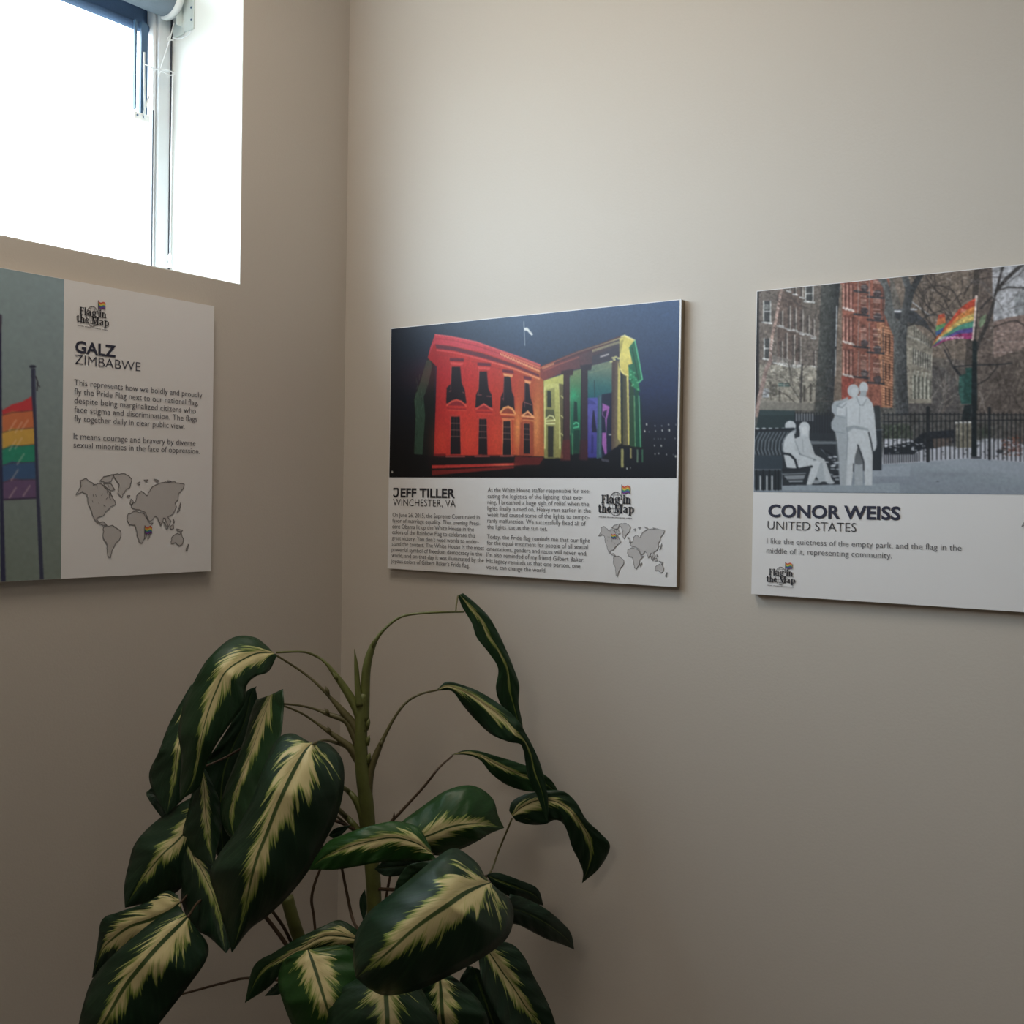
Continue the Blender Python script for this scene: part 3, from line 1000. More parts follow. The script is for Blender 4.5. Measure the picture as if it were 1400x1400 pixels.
# pediments
cv.poly([(360, 800), (400, 765), (450, 748), (500, 765), (540, 808)], (150, 32, 40))
cv.line([(358, 800), (400, 764), (450, 747), (500, 764), (543, 808)], 2.6, (230, 76, 58))
cv.poly([(635, 835), (712, 790), (792, 842)], (158, 34, 40))
cv.line([(635, 835), (712, 788), (795, 842)], 2.6, (230, 78, 66))
cv.poly([(872, 868), (905, 828), (945, 816), (985, 835), (1010, 878)], (150, 60, 40))
cv.line([(870, 866), (905, 826), (945, 814), (985, 834), (1012, 878)], 3.2, (246, 158, 88))
cv.line([(875, 884), (1008, 892)], 2.0, (246, 158, 88))
cv.poly([(1078, 900), (1133, 860), (1188, 912)], (140, 60, 42))
cv.line([(1075, 902), (1133, 858), (1191, 914), (1075, 902)], 2.6, (248, 166, 104))
for x0, y0, x1 in ((365, 830, 540), (645, 862, 790), (885, 912, 1000), (1085, 925, 1185)):
    cv.line([(x0, y0), (x1, y0 + 6)], 2.2, (170, 30, 34) if x0 < 800 else (150, 60, 40))
    cv.line([(x0, y0 + 14), (x1, y0 + 20)], 1.2, (228, 74, 54) if x0 < 800 else (240, 150, 84))
# lower windows
for x0, y0, x1, y1, fr in ((398, 908, 482, 1268, (196, 62, 56)), (666, 930, 738, 1272, (196, 60, 54)), (900, 950, 964, 1276, (244, 160, 96)), (1098, 975, 1146, 1262, (196, 96, 60))):
    cv.rect(x0 - 14, y0 - 18, x1 + 12, y1, fr, 0.5)
    cv.poly([(x0, y0), (x1, y0), (x1 + 8, y1), (x0 - 6, y1)], (28, 18, 24))
    for j in range(1, 4):
        yy = y0 + (y1 - y0) * j * 0.175
        cv.line([(x0, yy), (x1, yy + 2)], 1.0, (176, 120, 112), 0.8)
    for fx_ in (0.35, 0.68):
        cv.line([(x0 + (x1 - x0) * fx_, y0), (x0 + (x1 - x0) * fx_, y0 + (y1 - y0) * 0.5)], 0.7, (140, 84, 80), 0.7)
for x0, x1, y in ((350, 528, 1290), (625, 765, 1288), (872, 995, 1284)):
    cv.line([(x0, y), (x1, y)], 2.4, (150, 62, 60))
cv.poly([(235, 1262), (350, 1262), (350, 1282), (235, 1282)], (120, 20, 24), 0.8)
# dark plinth and the lit kerb
cv.poly([(190, 1298), (1000, 1296), (1290, 1300), (1290, 1400), (190, 1400)], (24, 14, 18))
cv.poly([(1010, 1290), (1290, 1296), (1240, 1370), (1000, 1372)], (120, 28, 26), 0.8)
cv.poly([(215, 1372), (600, 1364), (1000, 1352), (1000, 1372), (600, 1392), (215, 1404)], (196, 46, 40))
cv.poly([(215, 1420), (1000, 1385), (1000, 1402), (215, 1470)], (150, 34, 30), 0.8)
cv.ell(900, 1370, 110, 14, (236, 96, 70), 0.8, True)
# flag on the roof
cv.line([(1094, 0), (1100, 120), (1104, 225)], 1.2, (150, 158, 168))
cv.poly([(1098, 58), (1130, 56), (1150, 80), (1182, 118), (1172, 134), (1156, 120), (1128, 88), (1100, 84)], (206, 208, 206))
# ---- the portico
cv.use(730, 450, 7)
cv.poly([(60, 360), (430, 205), (830, 82), (840, 260), (560, 350), (300, 410), (95, 492), (60, 460)],
        {'p': (60, 420), 'q': (830, 150), 'c': [(138, 56, 52), (104, 52, 58), (76, 54, 62), (62, 56, 68)]})
cv.poly([(60, 355), (350, 235), (600, 150), (840, 60), (840, 80), (600, 190), (350, 275), (70, 380)], (80, 44, 50))
cv.line([(62, 372), (200, 312), (430, 218), (640, 150), (835, 84)], 1.6, {'p': (60, 372), 'q': (835, 84), 'c': [(214, 96, 66), (140, 72, 66), (120, 100, 84), (186, 176, 112)]})
cv.line([(90, 400), (260, 330), (430, 268)], 1.6, (176, 86, 70), 0.8)
for i in range(22):
    t = i / 21
    cv.line([(80 + t * 110, 372 - t * 46), (84 + t * 110, 384 - t * 46)], 1.0, (220, 140, 90), 0.8)
    cv.line([(560 + t * 250, 200 - t * 82), (564 + t * 250, 216 - t * 82)], 1.3, (196, 186, 120), 0.8)
cv.poly([(560, 260), (820, 160), (825, 255), (560, 345)], (58, 52, 66))
cv.line([(640, 265), (715, 240)], 2.2, (168, 160, 160))
cv.poly([(95, 492), (285, 430), (285, 1235), (100, 1235)], {'p': (100, 500), 'q': (285, 1200), 'c': [(196, 194, 98), (176, 174, 96), (140, 134, 70)]})
cv.poly([(100, 520), (250, 520), (250, 580), (100, 590)], (214, 214, 128), 0.5)
cv.poly([(110, 585), (200, 560), (206, 1240), (110, 1240)], (126, 124, 70), 0.6)
cv.line([(103, 560), (108, 900), (106, 1140)], 2.0, (228, 226, 140))
cv.line([(246, 530), (252, 900), (250, 1140)], 2.6, (222, 218, 130))
cv.poly([(128, 588), (164, 592), (168, 750), (128, 745)], (44, 52, 44))
cv.poly([(112, 770), (190, 770), (205, 860), (112, 850)], (88, 92, 60))
cv.line([(115, 862), (150, 828), (185, 836), (203, 872), (115, 880)], 1.8, (232, 232, 160))
cv.line([(118, 905), (200, 905)], 2.2, (220, 220, 150))
cv.poly([(134, 930), (190, 932), (186, 1225), (134, 1225)], (46, 46, 36))
cv.poly([(240, 520), (285, 530), (285, 1200), (262, 1200)], (70, 62, 44), 0.75)
for y_ in (640, 830, 1000):
    cv.line([(262, y_), (285, y_ + 20)], 2.0, (214, 210, 130), 0.8)
cv.poly([(345, 408), (458, 378), (458, 1190), (345, 1200)], {'p': (400, 400), 'q': (400, 1200), 'c': [(116, 132, 86), (60, 132, 88), (26, 120, 84), (22, 92, 66), (18, 60, 44)]})
cv.ell(380, 640, 40, 60, (40, 190, 130), 0.6, True)
cv.poly([(385, 690), (414, 700), (420, 890), (380, 880)], (18, 54, 48))
cv.line([(380, 910), (405, 893), (430, 905), (428, 935), (380, 945)], 1.6, (90, 214, 156))
cv.poly([(384, 965), (440, 965), (430, 1160), (384, 1160)], (14, 60, 48))
cv.line([(346, 470), (350, 1010)], 1.6, (110, 170, 116), 0.7)
cv.line([(368, 1000), (372, 1200)], 1.4, (90, 170, 110), 0.8)
cv.poly([(512, 400), (560, 348), (756, 298), (752, 660), (512, 660)], {'p': (640, 320), 'q': (600, 660), 'c': [(120, 134, 108), (84, 116, 104), (44, 104, 106), (18, 92, 104)]})
cv.line([(580, 490), (584, 680)], 1.0, (30, 50, 60))
cv.line([(530, 420), (750, 356)], 1.0, (140, 150, 110), 0.5)
cv.poly([(510, 660), (625, 655), (610, 1230), (512, 1230)], {'p': (560, 660), 'q': (560, 1230), 'c': [(78, 80, 178), (82, 78, 170), (68, 62, 158), (52, 48, 140)]})
cv.poly([(512, 670), (560, 680), (600, 720), (512, 720)], (44, 48, 120), 0.6)
cv.poly([(566, 780), (578, 780), (592, 900), (604, 985), (556, 985), (556, 890)], (22, 22, 60))
cv.poly([(552, 1010), (572, 1010), (570, 1190), (548, 1190)], (36, 36, 104), 0.7)
cv.poly([(612, 632), (650, 628), (652, 1230), (600, 1240)], (56, 88, 104))
cv.line([(634, 650), (630, 1200)], 1.2, (84, 130, 140), 0.8)
cv.poly([(650, 625), (752, 606), (752, 1150), (650, 1240)], (22, 30, 62))
cv.poly([(656, 708), (726, 742), (716, 800), (700, 860), (694, 1000), (698, 1190), (680, 1200), (652, 1100), (654, 990), (690, 990), (682, 850), (656, 830)], (160, 88, 176))
cv.poly([(662, 790), (700, 770), (690, 850), (664, 830)], (40, 28, 70))
cv.line([(718, 1010), (742, 1010)], 1.6, (220, 220, 200), 0.8)
cv.poly([(640, 1235), (720, 1250), (718, 1275), (650, 1262)], (130, 130, 150), 0.5)
# dark columns
for P, c_ in (([(288, 410), (342, 396), (346, 1250), (284, 1250)], (66, 38, 42)), ([(458, 352), (516, 345), (516, 1250), (448, 1250)], (50, 34, 48))):
    cv.poly(P, c_)
    cv.line([P[0], P[3]], 1.2, (30, 18, 24))
cv.poly([(262, 400), (380, 380), (372, 440), (342, 446), (342, 420), (288, 432), (262, 436)], (58, 34, 42))
cv.poly([(440, 350), (560, 330), (548, 392), (516, 396), (458, 390)], (44, 36, 50))
cv.poly([(280, 1060), (346, 1060), (350, 1260), (250, 1260)], (110, 34, 34), 0.6)
cv.poly([(440, 1060), (516, 1060), (516, 1260), (430, 1250)], (74, 24, 34), 0.6)
# the lit end of the portico
cv.poly([(748, 300), (815, 296), (832, 1100), (742, 1160)], {'p': (750, 700), 'q': (826, 700), 'c': [(76, 56, 54), (104, 88, 74), (132, 118, 80)]})
cv.poly([(806, 310), (828, 400), (836, 1100), (800, 1040)], (206, 190, 96))
cv.poly([(836, 420), (850, 420), (850, 1130), (838, 1130)], (14, 22, 20))
cv.poly([(848, 430), (895, 430), (908, 1115), (850, 1110)], {'p': (850, 700), 'q': (905, 700), 'c': [(66, 66, 48), (108, 98, 66)]})
cv.poly([(888, 440), (908, 450), (917, 1110), (902, 1110)], (214, 200, 104))
cv.poly([(920, 470), (960, 480), (968, 1140), (918, 1120)], (38, 74, 48))
cv.line([(962, 640), (972, 1130)], 1.5, (110, 178, 116))
cv.poly([(966, 560), (1006, 590), (1018, 1140), (974, 1140)], (16, 78, 58))
cv.line([(1006, 640), (1022, 1130)], 1.6, (96, 190, 134))
cv.poly([(1020, 640), (1030, 700), (1040, 1130), (1026, 1130)], (12, 50, 40))
cv.poly([(820, 96), (870, 62), (968, 108), (912, 175), (948, 330), (902, 345), (926, 440), (898, 458), (862, 430), (836, 420), (818, 330), (822, 230)],
        {'p': (840, 90), 'q': (900, 440), 'c': [(216, 200, 92), (228, 212, 104), (206, 186, 84)]})
cv.poly([(830, 110), (860, 100), (836, 200), (830, 240), (812, 200)], (120, 112, 60), 0.5)
cv.line([(826, 380), (862, 430), (905, 445)], 1.8, (240, 226, 130))
for x_, y_ in ((760, 275), (785, 268), (812, 280), (740, 310), (770, 292)):
    cv.ell(x_, y_, 16, 9, (214, 208, 130), 0.9)
cv.line([(838, 72), (870, 62), (968, 108)], 2.0, (240, 228, 150))
cv.poly([(964, 108), (1040, 470), (1004, 512), (940, 420), (905, 350), (945, 330), (912, 175)], (26, 106, 74))
cv.line([(968, 112), (1006, 300), (1038, 480), (1002, 512)], 2.0, (86, 196, 142))
cv.line([(940, 180), (976, 360), (1000, 480)], 1.4, (16, 66, 52))
cv.poly([(905, 360), (945, 400), (1000, 500), (1018, 600), (962, 566), (912, 470)], (34, 132, 86))
for i in range(14):
    x_, y_ = rr.uniform(920, 1000), rr.uniform(400, 590)
    cv.ell(x_, y_, 10, 7, rr.choice([(110, 206, 140), (14, 70, 50), (70, 176, 118)]), 0.8)
for x0, y0, x1, y1, c_ in ((834, 1145, 860, 1325, (156, 152, 92)), (920, 1140, 937, 1236, (150, 140, 86)), (984, 1150, 1000, 1275, (90, 118, 96)), (1032, 1150, 1046, 1275, (54, 110, 80))):
    cv.rect(x0, y0, x1, y1, c_)
cv.line([(815, 1110), (900, 1128), (1040, 1140)], 2.2, (20, 20, 18))
for x_, y_, r_ in ((1080, 912, 9), (1160, 926, 5), (1225, 926, 5), (1290, 915, 7), (1360, 915, 5), (1062, 976, 8), (1104, 982, 4), (1165, 976, 6), (1229, 970, 8), (1295, 968, 11), (1152, 1050, 4), (1190, 1050, 4), (1216, 1050, 4), (1252, 1050, 4), (1352, 1045, 5), (1155, 1115, 6), (1220, 1116, 8), (1160, 1195, 6), (1195, 1190, 6), (1270, 1200, 6), (1335, 1202, 4), (1358, 1218, 9), (892, 1335, 8), (925, 1328, 5)):
    cv.ell(x_, y_, r_ * 0.8, r_ * 1.3, (214, 214, 204))
cv.use(520, 390, 3.1818)
cv.ell(52, 812, 4, 5, (200, 200, 196))
cv.noise(0.04, 2, 4)
cv.build('photo_print', mid, 1.0, False, sat=0.84)

def tl(face, crop, txt, x, y, x1, y1, cap):
    ox, oy, k = crop
    a0, z0 = face.p(ox + x / k, oy + y / k)
    a1, _ = face.p(ox + x1 / k, oy + y1 / k)
    _, zc = face.p(ox + x / k, oy + (y - cap) / k)
    return (txt, a0, z0, a1, zc - z0)
C1 = (520, 390, 3.1818)
text_lines(fm, 'title_text', [tl(fm, C1, 'EFF TILLER', 89, 921, 326, 925, 39)], M['ink'], mid, 0.028)
q_ = [fm.p(520 + x / 3.1818, 390 + y / 3.1818) for x, y in ((58, 885), (78, 885), (78, 905), (76, 914), (70, 919), (63, 919), (58, 912))]
fm.shape('title_text', fm.ribbon(q_, 0.0033), M['ink'], mid)
text_lines(fm, 'place_text', [tl(fm, C1, 'WINCHESTER, VA', 56, 959, 328, 964, 32)], M['ink'], mid, -0.008)
left = ['On June 26, 2015, the Supreme Court ruled in', 'favor of marriage equality. That evening Presi-', 'dent Obama lit up the White House in the',
        'colors of the Rainbow Flag to celebrate this', 'great victory. You don\u2019t need words to under-', 'stand the contest. The White House is the most',
        'powerful symbol of freedom democracy in the', 'world, and on that day it was illuminated by the', 'joyous colors of Gilbert Baker\u2019s Pride flag.']
le = [433, 436, 408, 413, 429, 452, 443, 451, 388]
L = []
for i, t_ in enumerate(left):
    y = 1007 + i * 25.0
    L.append(tl(fm, C1, t_, 54 - i * 0.6, y, le[i], y + (le[i] - 54) * (0.028 + i * 0.0032), 19))
ra = ['As the White House staffer responsible for exe-', 'cuting the logistics of the lighting  that eve-', 'ning, I breathed a huge sigh of relief when the', 'lights finally turned on. Heavy rain earlier in the',
      'week had caused some of the lights to tempo-', 'rarily malfunction. We successfully fixed all of', 'the lights just as the sun set.']
re_ = [914, 881, 908, 916, 911, 894, 727]
for i, t_ in enumerate(ra):
    y = 899 + i * 26.7
    L.append(tl(fm, C1, t_, 468 - i * 0.3, y, re_[i], y + (re_[i] - 468) * 0.02, 20))
rb = ['Today, the Pride flag reminds me that our fight', 'for the equal treatment for people of all sexual', 'orientations, genders and races will never end.', 'I\u2019m also reminded of my friend Gilbert Baker.',
      'His legacy reminds us that one person, one', 'voice, can change the world.']
rbe = [912, 903, 900, 888, 871, 723]
for i, t_ in enumerate(rb):
    y = 1102 + i * 26.3
    L.append(tl(fm, C1, t_, 465 - i * 0.5, y, rbe[i], y + (rbe[i] - 465) * 0.03, 20))
text_lines(fm, 'body_text', L, M['ink_grey'], mid, -0.006)
emblem(fm, mid, (817.6, 664.3), (868.3, 664.3), (817.6, 708))
world_map(fm, mid, (818, 714), (914, 716), (818, 787), (425, 1045))

# ---------------------------------------------------------------- right board: snowy park photograph
RX0 = 0.8446
RXE = RX0 + 0.5943
RZ0, RZ1 = EYE - 0.1353, EYE + 0.3083
rgt = board('rightmost poster, snowy park photo with white figures and a rainbow flag', PR, RX0, RXE, RZ0, RZ1, None)
cv = Canvas(PR, RX0 + 0.001, RXE - 0.001, EYE + 0.0145, RZ1 - 0.001, 560, 280)
cv.bg([[(96, 86, 80), (120, 100, 90), (110, 104, 98), (116, 104, 94), (176, 176, 180), (168, 168, 172), (140, 136, 134)],
       [(110, 100, 92), (124, 108, 98), (112, 104, 96), (112, 100, 92), (140, 128, 124), (150, 142, 140), (130, 124, 120)],
       [(120, 112, 100), (124, 112, 100), (100, 96, 90), (96, 88, 84), (92, 84, 80), (96, 88, 84), (90, 84, 80)],
       [(60, 66, 70), (60, 66, 70), (84, 84, 84), (92, 90, 88), (90, 84, 80), (84, 78, 76), (84, 80, 78)],
       [(140, 150, 162), (140, 150, 162), (142, 152, 164), (144, 154, 166), (140, 150, 162), (136, 146, 158), (130, 140, 152)]])
rr = random.Random(11)
cv.use(1030, 370, 7)
# left house
cv.poly([(30, 150), (650, 130), (640, 900), (600, 930), (40, 900)], (112, 100, 92))
cv.poly([(230, 200), (460, 180), (470, 620), (440, 900), (230, 900)], (104, 84, 76), 0.8)
cv.poly([(60, 900), (610, 910), (590, 1270), (60, 1260)], (150, 142, 128))
cv.rect(20, 190, 55, 1300, (40, 36, 38))
def win_r(x0, y0, x1, y1, sill=True):
    cv.rect(x0, y0, x1, y1, (66, 66, 66))
    cv.line([(x0, y0), (x0, y1)], 1.6, (190, 190, 186))
    cv.line([(x1, y0), (x1, y1)], 1.6, (184, 184, 180))
    cv.line([(x0, (y0 + y1) / 2), (x1, (y0 + y1) / 2)], 1.4, (180, 180, 178))
    if sill:
        cv.line([(x0 - 12, y1 + 4), (x1 + 10, y1 + 14)], 2.4, (206, 206, 204))
win_r(100, 290, 165, 490); win_r(105, 650, 160, 840); win_r(500, 150, 572, 290)
cv.ell(128, 350, 30, 30, (150, 150, 146), 0.5)
for x0, y0, y1 in ((255, 390, 520), (330, 340, 560), (385, 360, 560), (450, 380, 600), (510, 430, 600), (560, 470, 640), (255, 680, 880), (300, 600, 880), (370, 620, 900), (430, 640, 900), (570, 770, 910), (325, 150, 190), (385, 150, 220), (450, 150, 250)):
    cv.rect(x0, y0, x0 + 24, y1, (84, 74, 70))
    cv.line([(x0 + 26, y0), (x0 + 26, y1)], 1.5, (178, 168, 158))
    cv.line([(x0 - 4, y1 + 6), (x0 + 34, y1 + 14)], 2.0, (204, 202, 200))
cv.line([(230, 530), (330, 560), (460, 595), (600, 640)], 1.8, (176, 170, 166))
cv.line([(190, 880), (320, 915), (440, 925)], 2.2, (190, 188, 184))
for i in range(22):
    x_ = 185 + i * 13
    cv.line([(x_, 815 + i * 3), (x_, 870 + i * 3)], 1.0, (186, 182, 176), 0.8)
for x0, y0, x1, y1 in ((160, 1060, 175, 1240), (240, 1150, 262, 1260), (180, 1080, 230, 1200), (480, 1100, 500, 1260), (540, 1080, 560, 1250), (100, 1130, 150, 1220)):
    cv.rect(x0, y0, x1, y1, rr.choice([(84, 78, 70), (98, 92, 82)]))
cv.rect(90, 1130, 150, 1215, (176, 178, 184))
cv.rect(240, 1075, 350, 1110, (66, 92, 86)); cv.line([(240, 1092), (350, 1092)], 1.2, (150, 160, 156)); cv.line([(295, 1075), (295, 1110)], 1.2, (150, 160, 156))
for i in range(60):
    x_, y_ = rr.uniform(60, 600), rr.uniform(880, 1260)
    cv.ell(x_, y_, rr.uniform(6, 16), rr.uniform(4, 8), rr.choice([(188, 184, 176), (110, 104, 96), (170, 164, 152)]), 0.6)
# brick house with fire escapes
cv.poly([(845, 90), (1300, 60), (1345, 600), (1330, 1310), (780, 1310), (800, 140)], (146, 84, 68))
cv.poly([(795, 130), (850, 130), (850, 1300), (770, 1300)], (124, 106, 92))
cv.poly([(845, 1010), (960, 1020), (960, 1250), (845, 1250)], (150, 66, 54))
cv.poly([(1180, 500), (1250, 500), (1335, 600), (1330, 1310), (1230, 1310), (1200, 800)], (182, 118, 84))
for yb in (110, 430, 745):
    for k, x_ in enumerate((880, 915, 950)):
        cv.line([(x_, yb + 10 + k * 6), (x_, yb + 250 + k * 4)], 3.0, (108, 62, 54))
        cv.line([(x_ - 14, yb + 20 + k * 6), (x_ - 14, yb + 240 + k * 4)], 1.4, (206, 150, 132))
        cv.line([(x_ - 18, yb + 246 + k * 8), (x_ + 10, yb + 262 + k * 8)], 2.6, (214, 196, 188))
for k in range(30):
    y_ = 520 + k * 26
    cv.line([(1240, y_), (1335, y_ + 26)], 1.2, (120, 70, 52), 0.8)
    cv.line([(1240, y_ + 10), (1335, y_ + 36)], 1.0, (216, 160, 118), 0.6)
for y0, y1 in ((600, 780), (880, 1040), (1120, 1290)):
    cv.rect(1262, y0, 1275, y1, (74, 48, 42)); cv.rect(1298, y0 + 10, 1310, y1 + 8, (74, 48, 42))
for y_ in (190, 410, 720, 1010):
    cv.line([(965, y_ + 5), (1110, y_ + 22)], 2.6, (52, 52, 58))
    cv.line([(1095, y_ + 60), (1250, y_ + 74)], 2.6, (56, 56, 62))
    cv.ell(1065, y_ - 25, 36, 34, (62, 62, 70), 0.85)
    cv.ell(1190, y_ + 30, 40, 34, (62, 62, 70), 0.85)
    for k in range(12):
        cv.line([(1030, y_ - 200 + k * 17), (1080, y_ - 195 + k * 17)], 1.0, rr.choice([(176, 160, 152), (78, 62, 60)]), 0.8)
        cv.line([(1150, y_ - 160 + k * 17), (1215, y_ - 154 + k * 17)], 1.0, rr.choice([(180, 166, 160), (78, 62, 60)]), 0.8)
    cv.line([(1010, y_ - 240), (1000, y_)], 1.2, (150, 140, 136), 0.8)
    cv.line([(1110, y_ - 220), (1110, y_ + 50)], 1.2, (140, 128, 124), 0.8)
    cv.line([(1240, y_ - 160), (1246, y_ + 60)], 1.4, (70, 64, 66), 0.8)
# leaning pale trunk at the left
cv.line([(268, 190), (240, 340), (215, 480), (180, 640), (165, 760), (165, 870)], 4.2, (170, 138, 126))
cv.line([(165, 860), (120, 960), (90, 1090), (62, 1200), (30, 1380)], 6.0, (158, 130, 122))
for i in range(26):
    t = rr.random()
    x_, y_ = 265 - 110 * t, 200 + 640 * t
    cv.line([(x_ - 8, y_), (x_ + 8, y_ + 12)], 1.0, rr.choice([(92, 72, 66), (214, 196, 188)]), 0.8)
# big trunk
cv.poly([(648, 130), (832, 112), (806, 500), (790, 900), (765, 1250), (752, 1420), (740, 1700), (575, 1700), (590, 1300), (606, 1000), (632, 600)],
        {'p': (600, 700), 'q': (800, 700), 'c': [(84, 84, 80), (66, 68, 66), (46, 48, 52)]})
for i in range(150):
    x_, y_ = rr.uniform(600, 800), rr.uniform(150, 1600)
    x_ -= (y_ - 130) * 0.04
    cv.line([(x_, y_), (x_ + rr.uniform(-6, 4), y_ + rr.uniform(25, 60))], 0.8, rr.choice([(104, 104, 98), (46, 48, 48), (90, 92, 88)]), 0.6)
cv.line([(800, 340), (796, 560), (788, 720)], 1.4, (196, 200, 204), 0.9)
cv.line([(786, 760), (790, 880), (782, 1010)], 1.4, (176, 180, 182), 0.8)
# twigs in front of the left house
for x_, y_, a_ in ((450, 1330, -1.5), (455, 1250, -2.0), (450, 1200, -1.1), (470, 1380, -0.8), (430, 1300, -2.5), (440, 1100, -1.4), (380, 1100, -1.7)):
    cv.branch(rr, x_, y_, a_, 190, 1.5, (84, 78, 72), 0.75, 3)
cv.line([(450, 1480), (455, 1200), (468, 900)], 2.6, (66, 62, 60))
cv.branch(rr, 560, 380, -2.6, 190, 1.3, (80, 72, 68), 0.7, 3)
cv.branch(rr, 420, 780, -1.9, 240, 1.2, (90, 80, 74), 0.6, 3)
# ---- right half
cv.use(1200, 360, 7)
cv.poly([(1095, 20), (1900, -120), (1900, 620), (1400, 490), (1108, 560)], (172, 172, 178))
cv.poly([(1310, 290), (1420, 270), (1700, 300), (1700, 520), (1310, 500)], (142, 144, 148))
cv.poly([(1108, 560), (1240, 520), (1420, 490), (1900, 520), (1900, 900), (1110, 900)], (142, 118, 110))
cv.poly([(130, 100), (1095, 20), (1100, 950), (520, 900), (520, 780), (280, 580)], (124, 108, 96))
cv.poly([(985, 40), (1092, 30), (1102, 960), (960, 960)], (104, 90, 84))
cv.poly([(270, 600), (330, 560), (525, 790), (520, 1350), (285, 1350)], (142, 134, 120))
cv.line([(275, 690), (400, 735), (520, 800)], 2.4, (176, 170, 158))
cv.poly([(150, 440), (340, 440), (470, 560), (520, 660), (430, 600), (280, 560), (150, 520)], (64, 66, 72))
cv.line([(155, 460), (240, 460)], 2.8, (196, 198, 204)); cv.line([(330, 370), (420, 440), (500, 500)], 1.6, (190, 192, 196)); cv.line([(240, 440), (370, 440)], 2.4, (190, 190, 196))
for i in range(8):
    x_ = 345 + i * 23
    cv.rect(x_, 600 + i * 18, x_ + 10, 690 + i * 18, (90, 88, 82))
    cv.rect(x_ - 8, 815 + i * 9, x_ + 3, 960 + i * 9, (80, 80, 76))
    cv.line([(x_ + 8, 825 + i * 9), (x_ + 8, 970 + i * 9)], 1.0, (178, 172, 160))
for i in range(5):
    x_ = 340 + i * 37
    cv.line([(x_, 1290), (x_, 1090 + i * 8), (x_ + 14, 1030 + i * 8)], 1.8, (178, 176, 162))
    cv.rect(x_ + 6, 1070 + i * 8, x_ + 26, 1300, (98, 98, 90))
for i in range(210):
    x_, y_ = rr.uniform(350, 1095), rr.uniform(60, 900)
    if x_ < 560 and y_ > 480:
        continue
    cv.line([(x_, y_), (x_ + rr.uniform(-34, 34), y_ + rr.uniform(-14, 14))], rr.uniform(0.8, 1.8), rr.choice([(80, 68, 62), (160, 142, 122), (100, 86, 76), (176, 168, 160), (66, 58, 56)]), 0.65)
for x_, y_, a_ in ((800, 420, -1.9), (830, 300, -1.2), (690, 350, -2.6), (640, 560, -2.2), (560, 640, -2.4), (450, 520, -0.4), (760, 760, -1.8), (700, 900, -1.9)):
    cv.branch(rr, x_, y_, a_, 240, 1.8, (64, 58, 56), 0.8, 3)
# centre tree
G2 = {'p': (160, 900), 'q': (290, 900), 'c': [(96, 98, 98), (78, 80, 82), (58, 60, 64)]}
cv.poly([(-10, 130), (78, 128), (120, 240), (150, 420), (185, 560), (215, 520), (250, 350), (262, 250), (225, 120), (290, 110), (320, 215), (385, 95), (455, 85), (350, 280), (318, 420), (292, 560), (275, 700), (275, 900), (288, 1250), (300, 1450), (170, 1450), (175, 1200), (160, 900), (150, 690), (110, 600), (62, 480), (70, 360), (60, 250)], G2)
for i in range(90):
    x_, y_ = rr.uniform(165, 280), rr.uniform(560, 1400)
    cv.line([(x_, y_), (x_ + rr.uniform(-6, 6), y_ + rr.uniform(25, 60))], 0.9, rr.choice([(110, 112, 112), (54, 56, 60)]), 0.55)
cv.line([(290, 600), (400, 560), (480, 500), (560, 490)], 2.2, (70, 68, 68))
cv.line([(300, 575), (420, 590), (510, 640), (560, 720)], 1.6, (66, 64, 64))
# right-hand trees
cv.poly([(925, 50), (990, 45), (960, 330), (948, 700), (940, 980), (838, 985), (850, 700), (900, 400)], (76, 68, 64))
cv.poly([(1190, 15), (1215, 10), (1165, 200), (1130, 330), (1110, 450), (1060, 600), (985, 760), (940, 900), (925, 1000), (900, 900), (930, 800), (1010, 620), (1080, 420), (1120, 280)], (62, 58, 58))
cv.line([(1420, -20), (1330, 60), (1230, 150), (1150, 250)], 4.6, (66, 62, 62))
cv.line([(1600, 240), (1400, 236), (1250, 230), (1150, 262)], 2.2, (76, 72, 72))
cv.line([(1090, 330), (1030, 380), (990, 430)], 3.0, (66, 60, 60))
cv.line([(1110, 610), (1250, 560), (1330, 550), (1480, 640)], 1.6, (80, 70, 68))
for i in range(10):
    cv.branch(rr, rr.uniform(1180, 1700), rr.uniform(100, 520), rr.uniform(-2.2, -0.2), 200, 1.3, (110, 106, 108), 0.7, 3)
for x_ in range(1140, 1900, 60):
    for y_ in (600, 700, 800):
        cv.rect(x_, y_, x_ + 20, y_ + 44, (112, 94, 90), 0.7)
        cv.line([(x_ - 4, y_ + 50), (x_ + 26, y_ + 50)], 1.0, (186, 176, 172), 0.6)
# bushes
cv.poly([(940, 960), (1400, 820), (1900, 800), (1900, 1450), (930, 1450)], (98, 86, 80), 0.9)
cv.poly([(520, 980), (640, 1000), (780, 1150), (780, 1450), (300, 1450), (300, 1340), (520, 1340)], (84, 80, 80), 0.9)
for i in range(46):
    x_ = rr.choice([rr.uniform(500, 780), rr.uniform(950, 1850), rr.uniform(950, 1500)])
    cv.branch(rr, x_, rr.uniform(1150, 1500), rr.uniform(-2.3, -0.8), rr.uniform(120, 260), 1.2, rr.choice([(66, 58, 56), (128, 114, 104), (84, 74, 70), (150, 140, 134)]), 0.55, 2)
# arm of the lamp and poles
cv.line([(740, 990), (900, 975), (1170, 968), (1280, 955)], 1.8, (50, 50, 54))
cv.line([(720, 985), (790, 1070)], 3.0, (44, 46, 52)); cv.line([(640, 830), (720, 985)], 2.2, (60, 58, 60)); cv.line([(1150, 985), (1060, 1100), (960, 1160)], 1.8, (56, 52, 52))
cv.line([(930, 760), (928, 1000), (932, 1400)], 5.6, (30, 42, 46))
